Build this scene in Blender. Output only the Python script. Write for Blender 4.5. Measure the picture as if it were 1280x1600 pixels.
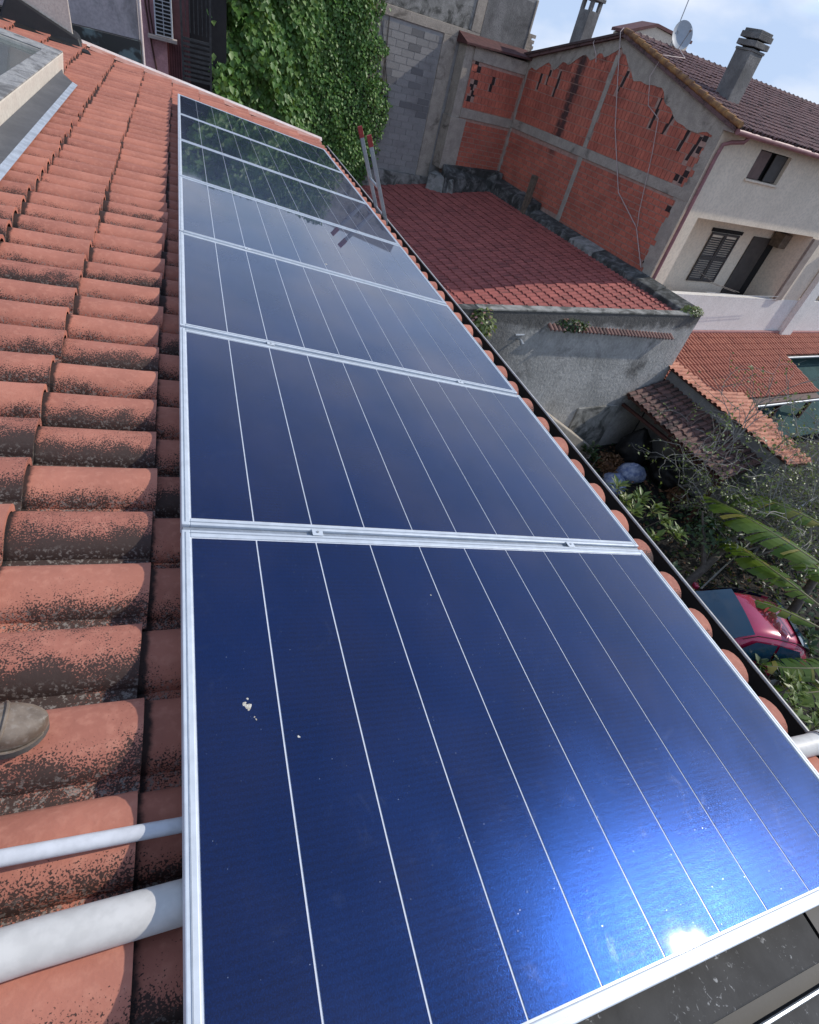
import bpy, bmesh, math, random
import numpy as np
from mathutils import Matrix, Vector

for _o in list(bpy.data.objects):
    bpy.data.objects.remove(_o, do_unlink=True)
SC = bpy.context.scene
COL = SC.collection
rng = np.random.default_rng(7)
random.seed(7)

# ------------------------------------------------------------------ camera, sky, sun, exposure
CAM = np.array([-1.64698, 0.07626, 1.29978])
RW = np.array([[0.930699, -0.290168, 0.222715],
               [0.039069, 0.684241, 0.728209],
               [-0.363693, -0.669042, 0.648159]])          # rows: right, up, back
cam_d = bpy.data.cameras.new('camera'); cam_o = bpy.data.objects.new('camera', cam_d); COL.objects.link(cam_o)
cam_d.sensor_fit = 'HORIZONTAL'; cam_d.sensor_width = 36.0; cam_d.lens = 36.0 * 838.95 / 1280.0
cam_d.clip_start = 0.02; cam_d.clip_end = 3000
mw = Matrix.Identity(4)
for i in range(3):
    for j in range(3):
        mw[j][i] = RW[i][j]
    mw[i][3] = CAM[i]
cam_o.matrix_world = mw
SC.camera = cam_o

SUN_AZ, SUN_EL = 92.0, 38.0
world = bpy.data.worlds.new('World'); SC.world = world; world.use_nodes = True
wn = world.node_tree; wn.nodes.clear()
w_out = wn.nodes.new('ShaderNodeOutputWorld'); w_bg = wn.nodes.new('ShaderNodeBackground')
w_sky = wn.nodes.new('ShaderNodeTexSky'); w_sky.sky_type = 'NISHITA'; w_sky.sun_disc = False
w_sky.sun_elevation = math.radians(SUN_EL); w_sky.sun_rotation = math.radians(SUN_AZ)
w_sky.air_density = 0.75; w_sky.dust_density = 0.1; w_sky.ozone_density = 2.0
w_tc = wn.nodes.new('ShaderNodeTexCoord'); w_map = wn.nodes.new('ShaderNodeMapping')
w_map.inputs['Scale'].default_value = (1.0, 1.0, 2.2); w_map.inputs['Location'].default_value = (3.1, 0.4, 1.7)
wn.links.new(w_tc.outputs['Generated'], w_map.inputs['Vector'])
w_ns = wn.nodes.new('ShaderNodeTexNoise'); w_ns.inputs['Scale'].default_value = 2.3
w_ns.inputs['Detail'].default_value = 7.0; w_ns.inputs['Roughness'].default_value = 0.52
wn.links.new(w_map.outputs['Vector'], w_ns.inputs['Vector'])
w_rp = wn.nodes.new('ShaderNodeValToRGB')
w_rp.color_ramp.elements[0].position = 0.16; w_rp.color_ramp.elements[0].color = (0, 0, 0, 1)
w_rp.color_ramp.elements[1].position = 0.46; w_rp.color_ramp.elements[1].color = (1, 1, 1, 1)
wn.links.new(w_ns.outputs['Fac'], w_rp.inputs['Fac'])
w_mx = wn.nodes.new('ShaderNodeMix'); w_mx.data_type = 'RGBA'
w_n2 = wn.nodes.new('ShaderNodeTexNoise'); w_n2.inputs['Scale'].default_value = 5.5; w_n2.inputs['Detail'].default_value = 6.0
wn.links.new(w_map.outputs['Vector'], w_n2.inputs['Vector'])
w_cr = wn.nodes.new('ShaderNodeValToRGB')
w_cr.color_ramp.elements[0].position = 0.40; w_cr.color_ramp.elements[0].color = (2.2, 2.8, 3.9, 1)
w_cr.color_ramp.elements[1].position = 0.66; w_cr.color_ramp.elements[1].color = (3.7, 3.9, 4.4, 1)
wn.links.new(w_n2.outputs['Fac'], w_cr.inputs['Fac']); wn.links.new(w_cr.outputs['Color'], w_mx.inputs['B'])
w_sx = wn.nodes.new('ShaderNodeSeparateXYZ'); wn.links.new(w_tc.outputs['Generated'], w_sx.inputs[0])
w_el = wn.nodes.new('ShaderNodeMapRange'); w_el.interpolation_type = 'SMOOTHSTEP'
for _i, _v in ((1, 0.14), (2, 0.70), (3, 0.97), (4, 0.30)): w_el.inputs[_i].default_value = _v
wn.links.new(w_sx.outputs[2], w_el.inputs[0])
w_ml = wn.nodes.new('ShaderNodeMath'); w_ml.operation = 'MULTIPLY'
wn.links.new(w_rp.outputs['Color'], w_ml.inputs[0]); wn.links.new(w_el.outputs[0], w_ml.inputs[1])
wn.links.new(w_ml.outputs[0], w_mx.inputs['Factor']); wn.links.new(w_sky.outputs['Color'], w_mx.inputs['A'])
wn.links.new(w_mx.outputs['Result'], w_bg.inputs['Color']); w_bg.inputs['Strength'].default_value = 0.15
wn.links.new(w_bg.outputs['Background'], w_out.inputs['Surface'])

sun_d = bpy.data.lights.new('sun', 'SUN'); sun_o = bpy.data.objects.new('sun', sun_d); COL.objects.link(sun_o)
sun_d.energy = 2.15; sun_d.angle = math.radians(0.7); sun_d.color = (1.0, 0.94, 0.85)
_sv = Vector((math.sin(math.radians(SUN_AZ)) * math.cos(math.radians(SUN_EL)),
              math.cos(math.radians(SUN_AZ)) * math.cos(math.radians(SUN_EL)), math.sin(math.radians(SUN_EL))))
sun_o.rotation_euler = _sv.to_track_quat('Z', 'Y').to_euler(); sun_o.location = _sv * 60
SC.view_settings.view_transform = 'Standard'; SC.view_settings.look = 'None'
SC.view_settings.exposure = 0.66; SC.view_settings.gamma = 1.0; SC.view_settings.use_curve_mapping = False

# ------------------------------------------------------------------ frames of reference
GZ = -7.6                                           # garden level
TH = math.radians(8.0); CT, ST = math.cos(TH), math.sin(TH)
def RF(a, b, c):                                    # own roof: a down the slope, b along the eave, c off the panels
    return (a * CT + c * ST, b, -a * ST + c * CT)
E1 = (math.sin(math.radians(80)), math.cos(math.radians(80)), 0.0)
E2 = (-E1[1], E1[0], 0.0)
def NB(s, t, z):                                    # neighbours: s to the right, t away
    return (s * E1[0] + t * E2[0], s * E1[1] + t * E2[1], z)
def WF(x, y, z): return (x, y, z)
def pix(p):
    c = RW @ (np.asarray(p, float) - CAM)
    if c[2] > -0.05: return None
    return (640 + 838.95 * c[0] / -c[2], 800 - 838.95 * c[1] / -c[2], -c[2])

# ------------------------------------------------------------------ object helpers
def tag(o, label=None, cat=None, group=None, kind=None):
    if label: o['label'] = label
    if cat: o['category'] = cat
    if group: o['group'] = group
    if kind: o['kind'] = kind
    return o
def empty(name, loc, label, cat, group=None):
    o = bpy.data.objects.new(name, None); COL.objects.link(o)
    o.location = loc; o.empty_display_size = 0.2
    return tag(o, label, cat, group)
def adopt(o, parent):
    if parent is not None:
        o.parent = parent
        if parent.type == 'EMPTY':
            o.matrix_parent_inverse = Matrix.Translation(-Vector(parent.location))
    return o

class MB:
    """collects faces in one frame, builds one mesh object"""
    def __init__(self, fr=WF): self.v = []; self.f = []; self.uv = []; self.fr = fr
    def add(self, pts, faces, uvs=None, raw=False):
        n = len(self.v)
        self.v += [tuple(p) if raw else self.fr(*p) for p in pts]
        self.f += [tuple(i + n for i in f) for f in faces]
        self.uv += [tuple(u) for u in uvs] if uvs is not None else [(0.5, 0.5)] * len(pts)
        return self
    def quad(self, *p): return self.add(p, [tuple(range(len(p)))])
    def box(self, x0, x1, y0, y1, z0, z1):
        P = [(x0, y0, z0), (x1, y0, z0), (x1, y1, z0), (x0, y1, z0), (x0, y0, z1), (x1, y0, z1), (x1, y1, z1), (x0, y1, z1)]
        return self.add(P, [(3, 2, 1, 0), (4, 5, 6, 7), (0, 1, 5, 4), (1, 2, 6, 5), (2, 3, 7, 6), (3, 0, 4, 7)])
    def prism(self, top, bot):
        n = len(top)
        return self.add(list(bot) + list(top), [tuple(range(n))[::-1], tuple(range(n, 2 * n))] +
                        [(i, (i + 1) % n, n + (i + 1) % n, n + i) for i in range(n)])
    def tube(self, path, r, n=8, caps=True):
        P = [Vector(self.fr(*p)) for p in path]; m = len(P)
        rr = r if isinstance(r, (list, tuple)) else [r] * m
        pts = []; ref = None
        for i in range(m):
            d = (P[min(i + 1, m - 1)] - P[max(i - 1, 0)]).normalized()
            if ref is None:
                ref = Vector((0, 0, 1)) if abs(d.z) < 0.9 else Vector((1, 0, 0))
            u = d.cross(ref).normalized(); w = u.cross(d).normalized(); ref = w
            for k in range(n):
                a = 2 * math.pi * k / n
                pts.append(tuple(P[i] + (u * math.cos(a) + w * math.sin(a)) * rr[i]))
        F = [(i * n + k, i * n + (k + 1) % n, (i + 1) * n + (k + 1) % n, (i + 1) * n + k) for i in range(m - 1) for k in range(n)]
        if caps: F += [tuple(range(n))[::-1], tuple(range((m - 1) * n, m * n))]
        return self.add(pts, F, raw=True)
    def build(self, name, mat, parent=None, smooth=False, bevel=0.0, kind=None, fix=True):
        me = bpy.data.meshes.new(name); me.from_pydata(self.v, [], self.f)
        ul = me.uv_layers.new(name='UVMap')
        vi = np.empty(len(me.loops), dtype=np.int32); me.loops.foreach_get('vertex_index', vi)
        ul.data.foreach_set('uv', np.asarray(self.uv, dtype=np.float32)[vi].ravel())
        if fix and len(self.f) < 40000:
            b = bmesh.new(); b.from_mesh(me); bmesh.ops.recalc_face_normals(b, faces=b.faces); b.to_mesh(me); b.free()
        if smooth: me.polygons.foreach_set('use_smooth', [True] * len(me.polygons))
        me.materials.append(mat)
        o = bpy.data.objects.new(name, me); COL.objects.link(o)
        if bevel > 0:
            md = o.modifiers.new('bevel', 'BEVEL'); md.width = bevel; md.segments = 2; md.limit_method = 'ANGLE'
        if smooth and bevel == 0:
            try:
                me.set_sharp_from_angle(angle=math.radians(50))
            except Exception: pass
        if kind: o['kind'] = kind
        return adopt(o, parent)

# ------------------------------------------------------------------ materials
class NT:
    def __init__(self, name):
        self.m = bpy.data.materials.new(name); self.m.use_nodes = True
        self.t = self.m.node_tree; self.b = self.t.nodes['Principled BSDF']
        self.pos = self.n('ShaderNodeNewGeometry').outputs['Position']
    def n(self, ty, **kw):
        x = self.t.nodes.new(ty)
        for k, v in kw.items(): setattr(x, k, v)
        return x
    def put(self, sock, val):
        if isinstance(val, bpy.types.NodeSocket): self.t.links.new(val, sock)
        elif isinstance(val, tuple) and len(val) == 3 and sock.type == 'RGBA': sock.default_value = (*val, 1)
        else: sock.default_value = val
    def noise(self, scale, detail=4.0, rough=0.55, vec=None, dist=0.0):
        x = self.n('ShaderNodeTexNoise'); x.inputs['Scale'].default_value = scale
        x.inputs['Detail'].default_value = detail; x.inputs['Roughness'].default_value = rough
        x.inputs['Distortion'].default_value = dist
        self.put(x.inputs['Vector'], vec if vec is not None else self.pos); return x.outputs['Fac']
    def voro(self, scale, vec=None, out='Distance'):
        x = self.n('ShaderNodeTexVoronoi'); x.inputs['Scale'].default_value = scale
        self.put(x.inputs['Vector'], vec if vec is not None else self.pos); return x.outputs[out]
    def math(self, op, a, b=0.0, c=None, clamp=False):
        x = self.n('ShaderNodeMath', operation=op, use_clamp=clamp)
        self.put(x.inputs[0], a); self.put(x.inputs[1], b)
        if c is not None: self.put(x.inputs[2], c)
        return x.outputs[0]
    def rng(self, v, a, b, c=0.0, d=1.0):
        x = self.n('ShaderNodeMapRange'); x.interpolation_type = 'SMOOTHSTEP'
        for i, q in enumerate((v, a, b, c, d)): self.put(x.inputs[i], q)
        return x.outputs[0]
    def mix(self, f, a, b, blend='MIX'):
        x = self.n('ShaderNodeMix', data_type='RGBA', blend_type=blend)
        self.put(x.inputs['Factor'], f); self.put(x.inputs['A'], a); self.put(x.inputs['B'], b); return x.outputs['Result']
    def scale(self, v, s):
        x = self.n('ShaderNodeVectorMath', operation='MULTIPLY'); self.put(x.inputs[0], v); x.inputs[1].default_value = s
        return x.outputs[0]
    def dot(self, v, d):
        x = self.n('ShaderNodeVectorMath', operation='DOT_PRODUCT'); self.put(x.inputs[0], v); x.inputs[1].default_value = d
        return x.outputs['Value']
    def sep(self, v):
        x = self.n('ShaderNodeSeparateXYZ'); self.put(x.inputs[0], v); return x.outputs
    def bump(self, h, strength=0.3, dist=0.01):
        x = self.n('ShaderNodeBump'); x.inputs['Strength'].default_value = strength; x.inputs['Distance'].default_value = dist
        self.put(x.inputs['Height'], h); self.t.links.new(x.outputs[0], self.b.inputs['Normal'])
    def rand(self):
        return self.n('ShaderNodeObjectInfo').outputs['Random']
    def uv(self):
        return self.sep(self.n('ShaderNodeUVMap').outputs[0])
    def done(self, col, rough=0.8, metal=0.0, **kw):
        self.put(self.b.inputs['Base Color'], col); self.put(self.b.inputs['Roughness'], rough); self.put(self.b.inputs['Metallic'], metal)
        for k, v in kw.items(): self.put(self.b.inputs[k.replace('_', ' ')], v)
        return self.m

def simple(name, c, rough=0.7, var=0.25, sc=6.0, metal=0.0, bump=0.0, bsc=60.0, c2=None, **kw):
    k = NT(name)
    c2 = c2 or tuple(x * (1 - var) for x in c)
    f = k.rng(k.noise(sc, 5), 0.32, 0.68)
    col = k.mix(f, c, c2)
    col = k.mix(k.rng(k.noise(sc * 9, 3), 0.35, 0.65, 0, 0.35), col, tuple(x * 0.72 for x in c2))
    if bump: k.bump(k.noise(bsc, 5), bump, 0.01)
    return k.done(col, rough, metal, **kw)

def clay(name, ca, cb, dirt=1.0, dark=(0.018, 0.014, 0.012), near=None, dots=210.0, amount=0.0, joint=None):
    """barrel tile: uv.x runs across the tile (0 channel .. 1), uv.y along it; uv offset integer part carries a random"""
    k = NT(name)
    u, v, _ = k.uv()
    vr = k.math('FRACT', k.math('MULTIPLY', k.math('FLOOR', v), 0.37)); v = k.math('FRACT', v)
    r = k.math('FRACT', k.math('ADD', k.rand(), vr))
    base = k.mix(r, ca, cb)
    base = k.mix(k.rng(k.noise(5.0, 4), 0.3, 0.7, 0, 0.6), base, tuple(x * 0.8 for x in cb))
    base = k.mix(k.rng(k.noise(45.0, 3), 0.45, 0.75, 0, 0.35), base, (ca[0] * 1.15, ca[1] * 1.35, ca[2] * 1.4))
    wear = k.noise(2.2, 3)
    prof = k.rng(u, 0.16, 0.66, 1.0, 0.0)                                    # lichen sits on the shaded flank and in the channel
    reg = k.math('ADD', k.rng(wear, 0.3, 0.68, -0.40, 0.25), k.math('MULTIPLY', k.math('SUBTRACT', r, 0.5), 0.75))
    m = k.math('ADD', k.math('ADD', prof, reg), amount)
    if near is not None:
        y = k.sep(k.pos)[1]
        m = k.math('ADD', m, k.rng(y, near[0], near[1], 0.0, near[2]))
    m = k.math('ADD', m, k.math('MULTIPLY', k.math('SUBTRACT', k.noise(11.0, 5, 0.6), 0.5), 1.5))
    d1 = k.noise(dots, 2.0, 0.5)
    fac = k.rng(k.math('ADD', d1, k.math('MULTIPLY', m, 0.42)), 0.72, 0.80)
    fac = k.math('MULTIPLY', fac, dirt, clamp=True)
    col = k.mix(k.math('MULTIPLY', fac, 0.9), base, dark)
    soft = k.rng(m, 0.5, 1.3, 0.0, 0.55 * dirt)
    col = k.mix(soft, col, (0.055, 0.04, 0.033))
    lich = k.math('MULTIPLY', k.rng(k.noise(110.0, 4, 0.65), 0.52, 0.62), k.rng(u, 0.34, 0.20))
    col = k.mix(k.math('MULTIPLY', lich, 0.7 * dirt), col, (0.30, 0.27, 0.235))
    spot = k.rng(k.voro(38.0), 0.10, 0.06)
    spot = k.math('MULTIPLY', spot, k.rng(k.noise(9.0, 2), 0.62, 0.72))
    col = k.mix(k.math('MULTIPLY', spot, 0.7), col, (0.55, 0.45, 0.38))
    if joint:                                                             # gap shadow under the overlap painted into the colour, with black growth
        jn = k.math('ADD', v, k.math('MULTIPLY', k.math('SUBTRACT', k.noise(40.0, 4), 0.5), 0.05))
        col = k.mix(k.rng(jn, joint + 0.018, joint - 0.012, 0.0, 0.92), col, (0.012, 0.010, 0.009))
    k.bump(k.math('ADD', k.noise(90.0, 4), k.math('MULTIPLY', fac, 0.5)), 0.25, 0.004)
    return k.done(col, 0.82)

MT = {}
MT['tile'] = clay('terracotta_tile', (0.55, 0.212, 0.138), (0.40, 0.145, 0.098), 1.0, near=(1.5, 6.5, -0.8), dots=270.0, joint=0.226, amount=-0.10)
MT['redtile'] = clay('red_sheet_tile', (0.42, 0.115, 0.092), (0.31, 0.082, 0.068), 0.35, dots=30.0, amount=-0.5)
MT['browntile'] = clay('brown_old_tile', (0.21, 0.105, 0.085), (0.14, 0.080, 0.068), 0.9, dots=40.0, amount=-0.15)
MT['purpletile'] = clay('weathered_purple_tile', (0.22, 0.115, 0.10), (0.155, 0.085, 0.08), 0.8, dots=25.0, amount=-0.1)
MT['orangetile'] = clay('orange_tile', (0.50, 0.19, 0.12), (0.40, 0.13, 0.085), 0.35, dots=30.0, amount=-0.3)
MT['hiptile'] = clay('sunlit_orange_tile', (0.60, 0.27, 0.17), (0.50, 0.19, 0.12), 0.35, dots=30.0, amount=-0.3)  # orange tile lightened to carry the sun on the bright strip
MT['deck'] = simple('roof_underlay', (0.06, 0.045, 0.038), 0.9)
MT['ourwall'] = simple('pale_render', (0.50, 0.47, 0.42), 0.9, bump=0.2)
MT['gutter'] = simple('dark_gutter', (0.020, 0.018, 0.017), 0.55, 0.4, 9)
MT['lip'] = simple('gutter_edge', (0.62, 0.60, 0.57), 0.45, 0.2, 9)
MT['alu'] = simple('anodised_aluminium', (0.62, 0.67, 0.72), 0.5, 0.06, 3, metal=0.15, Specular_IOR_Level=0.25)
MT['alu2'] = simple('milled_aluminium', (0.50, 0.54, 0.58), 0.42, 0.2, 8, metal=0.6)
MT['white'] = simple('white_plastic', (0.66, 0.67, 0.69), 0.35, 0.10, 5)
MT['pvc'] = simple('dusty_white_pvc', (0.64, 0.62, 0.58), 0.45, 0.10, 4)
MT['rake'] = simple('white_flashing', (0.80, 0.74, 0.71), 0.6, 0.12, 4, c2=(0.70, 0.54, 0.48))

def cell_mat():
    k = NT('solar_cell')
    x = k.dot(k.pos, (CT, 0, -ST)); y = k.sep(k.pos)[1]
    fing = k.math('SINE', k.math('MULTIPLY', k.math('ADD', y, k.math('MULTIPLY', k.noise(7.0, 2), 0.004)), 2 * math.pi / 0.013))
    base = k.mix(k.rng(k.noise(3.0, 3), 0.3, 0.7), (0.004, 0.017, 0.082), (0.005, 0.012, 0.056))
    base = k.mix(k.rng(fing, -1, 1, 0, 0.45), base, (0.005, 0.022, 0.102))
    base = k.mix(k.rng(k.noise(420.0, 1), 0.35, 0.8, 0.0, 0.5), base, (0.007, 0.038, 0.175))
    sp = k.rng(k.voro(75.0), 0.085, 0.045)
    sp = k.math('MULTIPLY', sp, k.rng(k.noise(31.0, 2), 0.52, 0.66))
    base = k.mix(k.math('MULTIPLY', sp, 0.65), base, (0.55, 0.60, 0.70))
    sm = k.rng(k.noise(2.6, 5, 0.6), 0.45, 0.75)
    dust = k.rng(k.noise(9.0, 5, 0.65, dist=1.5), 0.58, 0.80, 0.0, 0.03)
    base = k.mix(dust, base, (0.5, 0.55, 0.62))
    k.bump(k.noise(620.0, 1), 0.12, 0.002)
    ro = k.rng(k.noise(5.0, 4), 0.3, 0.7, 0.22, 0.28)
    m = k.done(base, ro, 0.80, Specular_IOR_Level=0.03, Coat_Weight=1.0, Coat_IOR=1.5)
    k.put(k.b.inputs['Coat Roughness'], k.rng(sm, 0, 1, 0.018, 0.045))
    return m
MT['cell'] = cell_mat()
MT['backsheet'] = simple('white_backsheet', (0.70, 0.73, 0.78), 0.3, 0.05, Coat_Weight=1.0)

def stucco(name, c, c2, dark, dlo=0.5, dhi=0.7, sc=1.2, top=None, bump=0.5, bsc=28.0, streak=0.0, left=None):
    """old render: two tones, dirt that runs from a given height, vertical streaks"""
    k = NT(name)
    z = k.sep(k.pos)[2]
    col = k.mix(k.rng(k.noise(sc * 2.2, 6, 0.6), 0.35, 0.65), c, c2)
    col = k.mix(k.rng(k.noise(sc * 22, 4), 0.4, 0.65, 0, 0.4), col, tuple(x * 0.7 for x in c2))
    d = k.rng(k.noise(sc, 6, 0.65, dist=0.6), dlo, dhi)
    if top is not None:
        d = k.math('MAXIMUM', d, k.rng(k.math('ADD', z, k.math('MULTIPLY', k.noise(2.5, 5), 0.9)), top[0], top[1]))
    if left is not None:
        sx = k.math('ADD', k.dot(k.pos, E1), k.math('MULTIPLY', k.noise(0.9, 5, 0.6), 2.4))
        d = k.math('MAXIMUM', d, k.rng(sx, left[0], left[1], 0.0, 0.8))
    if streak:
        sv = k.n('ShaderNodeMapping'); k.put(sv.inputs[0], k.pos); sv.inputs['Scale'].default_value = (7, 7, 0.5)
        d = k.math('MAXIMUM', d, k.rng(k.noise(1.0, 5, 0.6, sv.outputs[0]), 0.60, 0.78, 0, streak))
    col = k.mix(k.math('MULTIPLY', d, 0.85), col, dark)
    k.bump(k.noise(bsc, 6, 0.65), bump, 0.03)
    return k.done(col, 0.92)
MT['greystucco'] = stucco('grey_rough_render', (0.46, 0.45, 0.425), (0.34, 0.335, 0.315), (0.055, 0.052, 0.048), 0.52, 0.74, 0.5, top=(-3.05, -2.72), bump=1.0, bsc=11.0, streak=0.4, left=(9.6, 8.2))
MT['coping'] = stucco('lichened_coping', (0.36, 0.35, 0.32), (0.24, 0.235, 0.21), (0.05, 0.05, 0.042), 0.45, 0.62, 2.0)
MT['blackcoping'] = stucco('black_stained_coping', (0.22, 0.22, 0.205), (0.10, 0.10, 0.092), (0.022, 0.023, 0.02), 0.36, 0.58, 2.6, streak=0.6)
MT['concrete'] = stucco('bare_concrete', (0.47, 0.41, 0.335), (0.36, 0.315, 0.26), (0.13, 0.112, 0.09), 0.56, 0.72, 1.6, streak=0.3)
MT['darkplaster'] = stucco('dark_weathered_plaster', (0.26, 0.25, 0.235), (0.17, 0.165, 0.155), (0.09, 0.085, 0.08), 0.45, 0.7, 0.9, streak=0.5)
MT['mortar'] = simple('pale_mortar', (0.52, 0.33, 0.26), 0.95, 0.3, 8)
MT['greymortar'] = simple('grey_mortar', (0.40, 0.39, 0.37), 0.95, 0.2, 6)
MT['cream'] = stucco('cream_facade', (0.83, 0.71, 0.56), (0.76, 0.65, 0.51), (0.50, 0.42, 0.33), 0.62, 0.85, 0.6, bump=0.1, streak=0.2)
MT['whitewall'] = stucco('white_painted_wall', (0.83, 0.80, 0.75), (0.77, 0.74, 0.69), (0.52, 0.49, 0.45), 0.64, 0.86, 0.8, bump=0.1, streak=0.25)
MT['tan'] = simple('tan_board_pier_shade', (0.40, 0.33, 0.28), 0.9)
MT['pinkpipe'] = simple('old_pink_pipe', (0.36, 0.16, 0.16), 0.5, 0.3, 5)
MT['verge'] = simple('lichened_verge_tile', (0.42, 0.22, 0.075), 0.9, 0.5, 5, c2=(0.20, 0.10, 0.055))
MT['shutter'] = simple('dark_brown_shutter', (0.075, 0.062, 0.055), 0.6, 0.3, 6)
MT['shutter2'] = simple('faded_shutter', (0.17, 0.095, 0.08), 0.6, 0.3, 6)
MT['void'] = simple('dark_interior', (0.010, 0.009, 0.009), 0.9)
MT['wood'] = simple('weathered_wood', (0.20, 0.155, 0.11), 0.85, 0.5, 9)
MT['redwood'] = simple('dark_red_wood', (0.085, 0.028, 0.02), 0.7, 0.4, 7)
MT['recess_shade'] = simple('painted_groove_shade', (0.045, 0.030, 0.028), 0.95)
MT['cable'] = simple('pale_cable', (0.62, 0.50, 0.45), 0.6)
MT['galv'] = simple('galvanised_steel', (0.42, 0.44, 0.45), 0.4, 0.2, 9, metal=0.4)
MT['dish'] = simple('grey_dish', (0.40, 0.44, 0.47), 0.45, 0.1, 5)

def brick_mat():
    k = NT('hollow_red_brick')
    t = k.dot(k.pos, E2); z = k.sep(k.pos)[2]
    u, v, _ = k.uv()
    r = k.math('FRACT', k.math('ADD', k.rand(), k.math('MULTIPLY', k.math('FLOOR', v), 0.37)))
    col = k.mix(r, (0.64, 0.185, 0.115), (0.50, 0.140, 0.090))
    col = k.mix(k.rng(k.noise(1.1, 5), 0.42, 0.68, 0, 0.6), col, (0.30, 0.085, 0.058))
    col = k.mix(k.rng(k.noise(16.0, 4), 0.4, 0.7, 0, 0.5), col, (0.36, 0.095, 0.058))
    col = k.mix(k.rng(k.noise(0.8, 4), 0.55, 0.75, 0, 0.35), col, (0.42, 0.20, 0.14))
    # soot run below a leaking joint
    w = k.math('ABSOLUTE', k.math('SUBTRACT', t, 18.98)); w = k.math('ADD', w, k.math('MULTIPLY', k.math('SUBTRACT', k.noise(5.0, 5), 0.5), 0.6))
    s = k.math('MULTIPLY', k.rng(w, 0.36, 0.05), k.rng(z, -1.15, -0.5))
    s2 = k.math('MULTIPLY', k.rng(k.noise(2.2, 5), 0.5, 0.72), k.rng(z, 0.6, 2.2))
    col = k.mix(k.math('MULTIPLY', k.math('MAXIMUM', s, k.math('MULTIPLY', s2, 0.7)), 0.9), col, (0.035, 0.026, 0.026))
    k.bump(k.noise(40.0, 4), 0.3, 0.01)
    return k.done(col, 0.9)
MT['brick'] = brick_mat()
def block_mat():
    k = NT('grey_concrete_block')
    u, v, _ = k.uv()
    r = k.math('FRACT', k.math('ADD', k.rand(), k.math('MULTIPLY', k.math('FLOOR', v), 0.37)))
    col = k.mix(r, (0.33, 0.315, 0.295), (0.265, 0.255, 0.24))
    col = k.mix(k.rng(r, 0.86, 0.90), col, (0.17, 0.165, 0.16))
    col = k.mix(k.rng(k.noise(0.9, 6), 0.5, 0.72, 0, 0.7), col, (0.16, 0.15, 0.142))
    col = k.mix(k.rng(k.noise(30.0, 3), 0.4, 0.7, 0, 0.4), col, (0.20, 0.195, 0.19))
    k.bump(k.noise(45.0, 4), 0.4, 0.01)
    return k.done(col, 0.95)
MT['block'] = block_mat()

def leaf_mat(name, a, b, c=None, rough=0.42, trans=0.25):
    k = NT(name)
    u, v, _ = k.uv()
    r = k.math('FRACT', k.math('MULTIPLY', k.math('FLOOR', v), 0.3719))
    col = k.mix(r, a, b)
    if c: col = k.mix(k.rng(k.math('FRACT', k.math('MULTIPLY', r, 7.31)), 0.8, 0.9), col, c)
    col = k.mix(k.rng(k.noise(1.4, 3), 0.35, 0.7, 0, 0.45), col, tuple(x * 0.55 for x in a))
    m = k.done(col, rough)
    tr = k.n('ShaderNodeBsdfTranslucent'); k.put(tr.inputs['Color'], k.mix(0.5, col, (0.25, 0.35, 0.04)))
    mx = k.n('ShaderNodeMixShader'); mx.inputs[0].default_value = trans
    out = [n for n in k.t.nodes if n.type == 'OUTPUT_MATERIAL'][0]
    k.t.links.new(k.b.outputs[0], mx.inputs[1]); k.t.links.new(tr.outputs[0], mx.inputs[2]); k.t.links.new(mx.outputs[0], out.inputs['Surface'])
    return m
MT['ivy'] = leaf_mat('ivy_leaf', (0.080, 0.195, 0.036), (0.135, 0.27, 0.055), (0.22, 0.34, 0.10), 0.5)
MT['loquat'] = leaf_mat('broad_leaf', (0.10, 0.165, 0.03), (0.18, 0.235, 0.055), (0.30, 0.33, 0.11))
MT['banana'] = leaf_mat('banana_leaf', (0.085, 0.17, 0.018), (0.17, 0.24, 0.03), (0.34, 0.29, 0.06), 0.35, 0.4)
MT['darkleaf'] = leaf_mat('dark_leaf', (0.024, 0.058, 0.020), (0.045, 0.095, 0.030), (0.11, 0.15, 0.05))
MT['dryleaf'] = leaf_mat('dry_leaf', (0.19, 0.085, 0.035), (0.11, 0.055, 0.03), (0.26, 0.15, 0.08), 0.8, 0.1)
MT['paleleaf'] = leaf_mat('pale_leaf', (0.20, 0.25, 0.08), (0.14, 0.20, 0.06), (0.28, 0.30, 0.12))
MT['bark'] = simple('grey_bark', (0.15, 0.125, 0.105), 0.9, 0.4, 12)
MT['twig'] = simple('pale_twig', (0.34, 0.32, 0.28), 0.9, 0.4, 12)
MT['soil'] = simple('garden_soil', (0.022, 0.018, 0.014), 0.95, 0.5, 1.5, bump=0.6, bsc=12)

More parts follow.
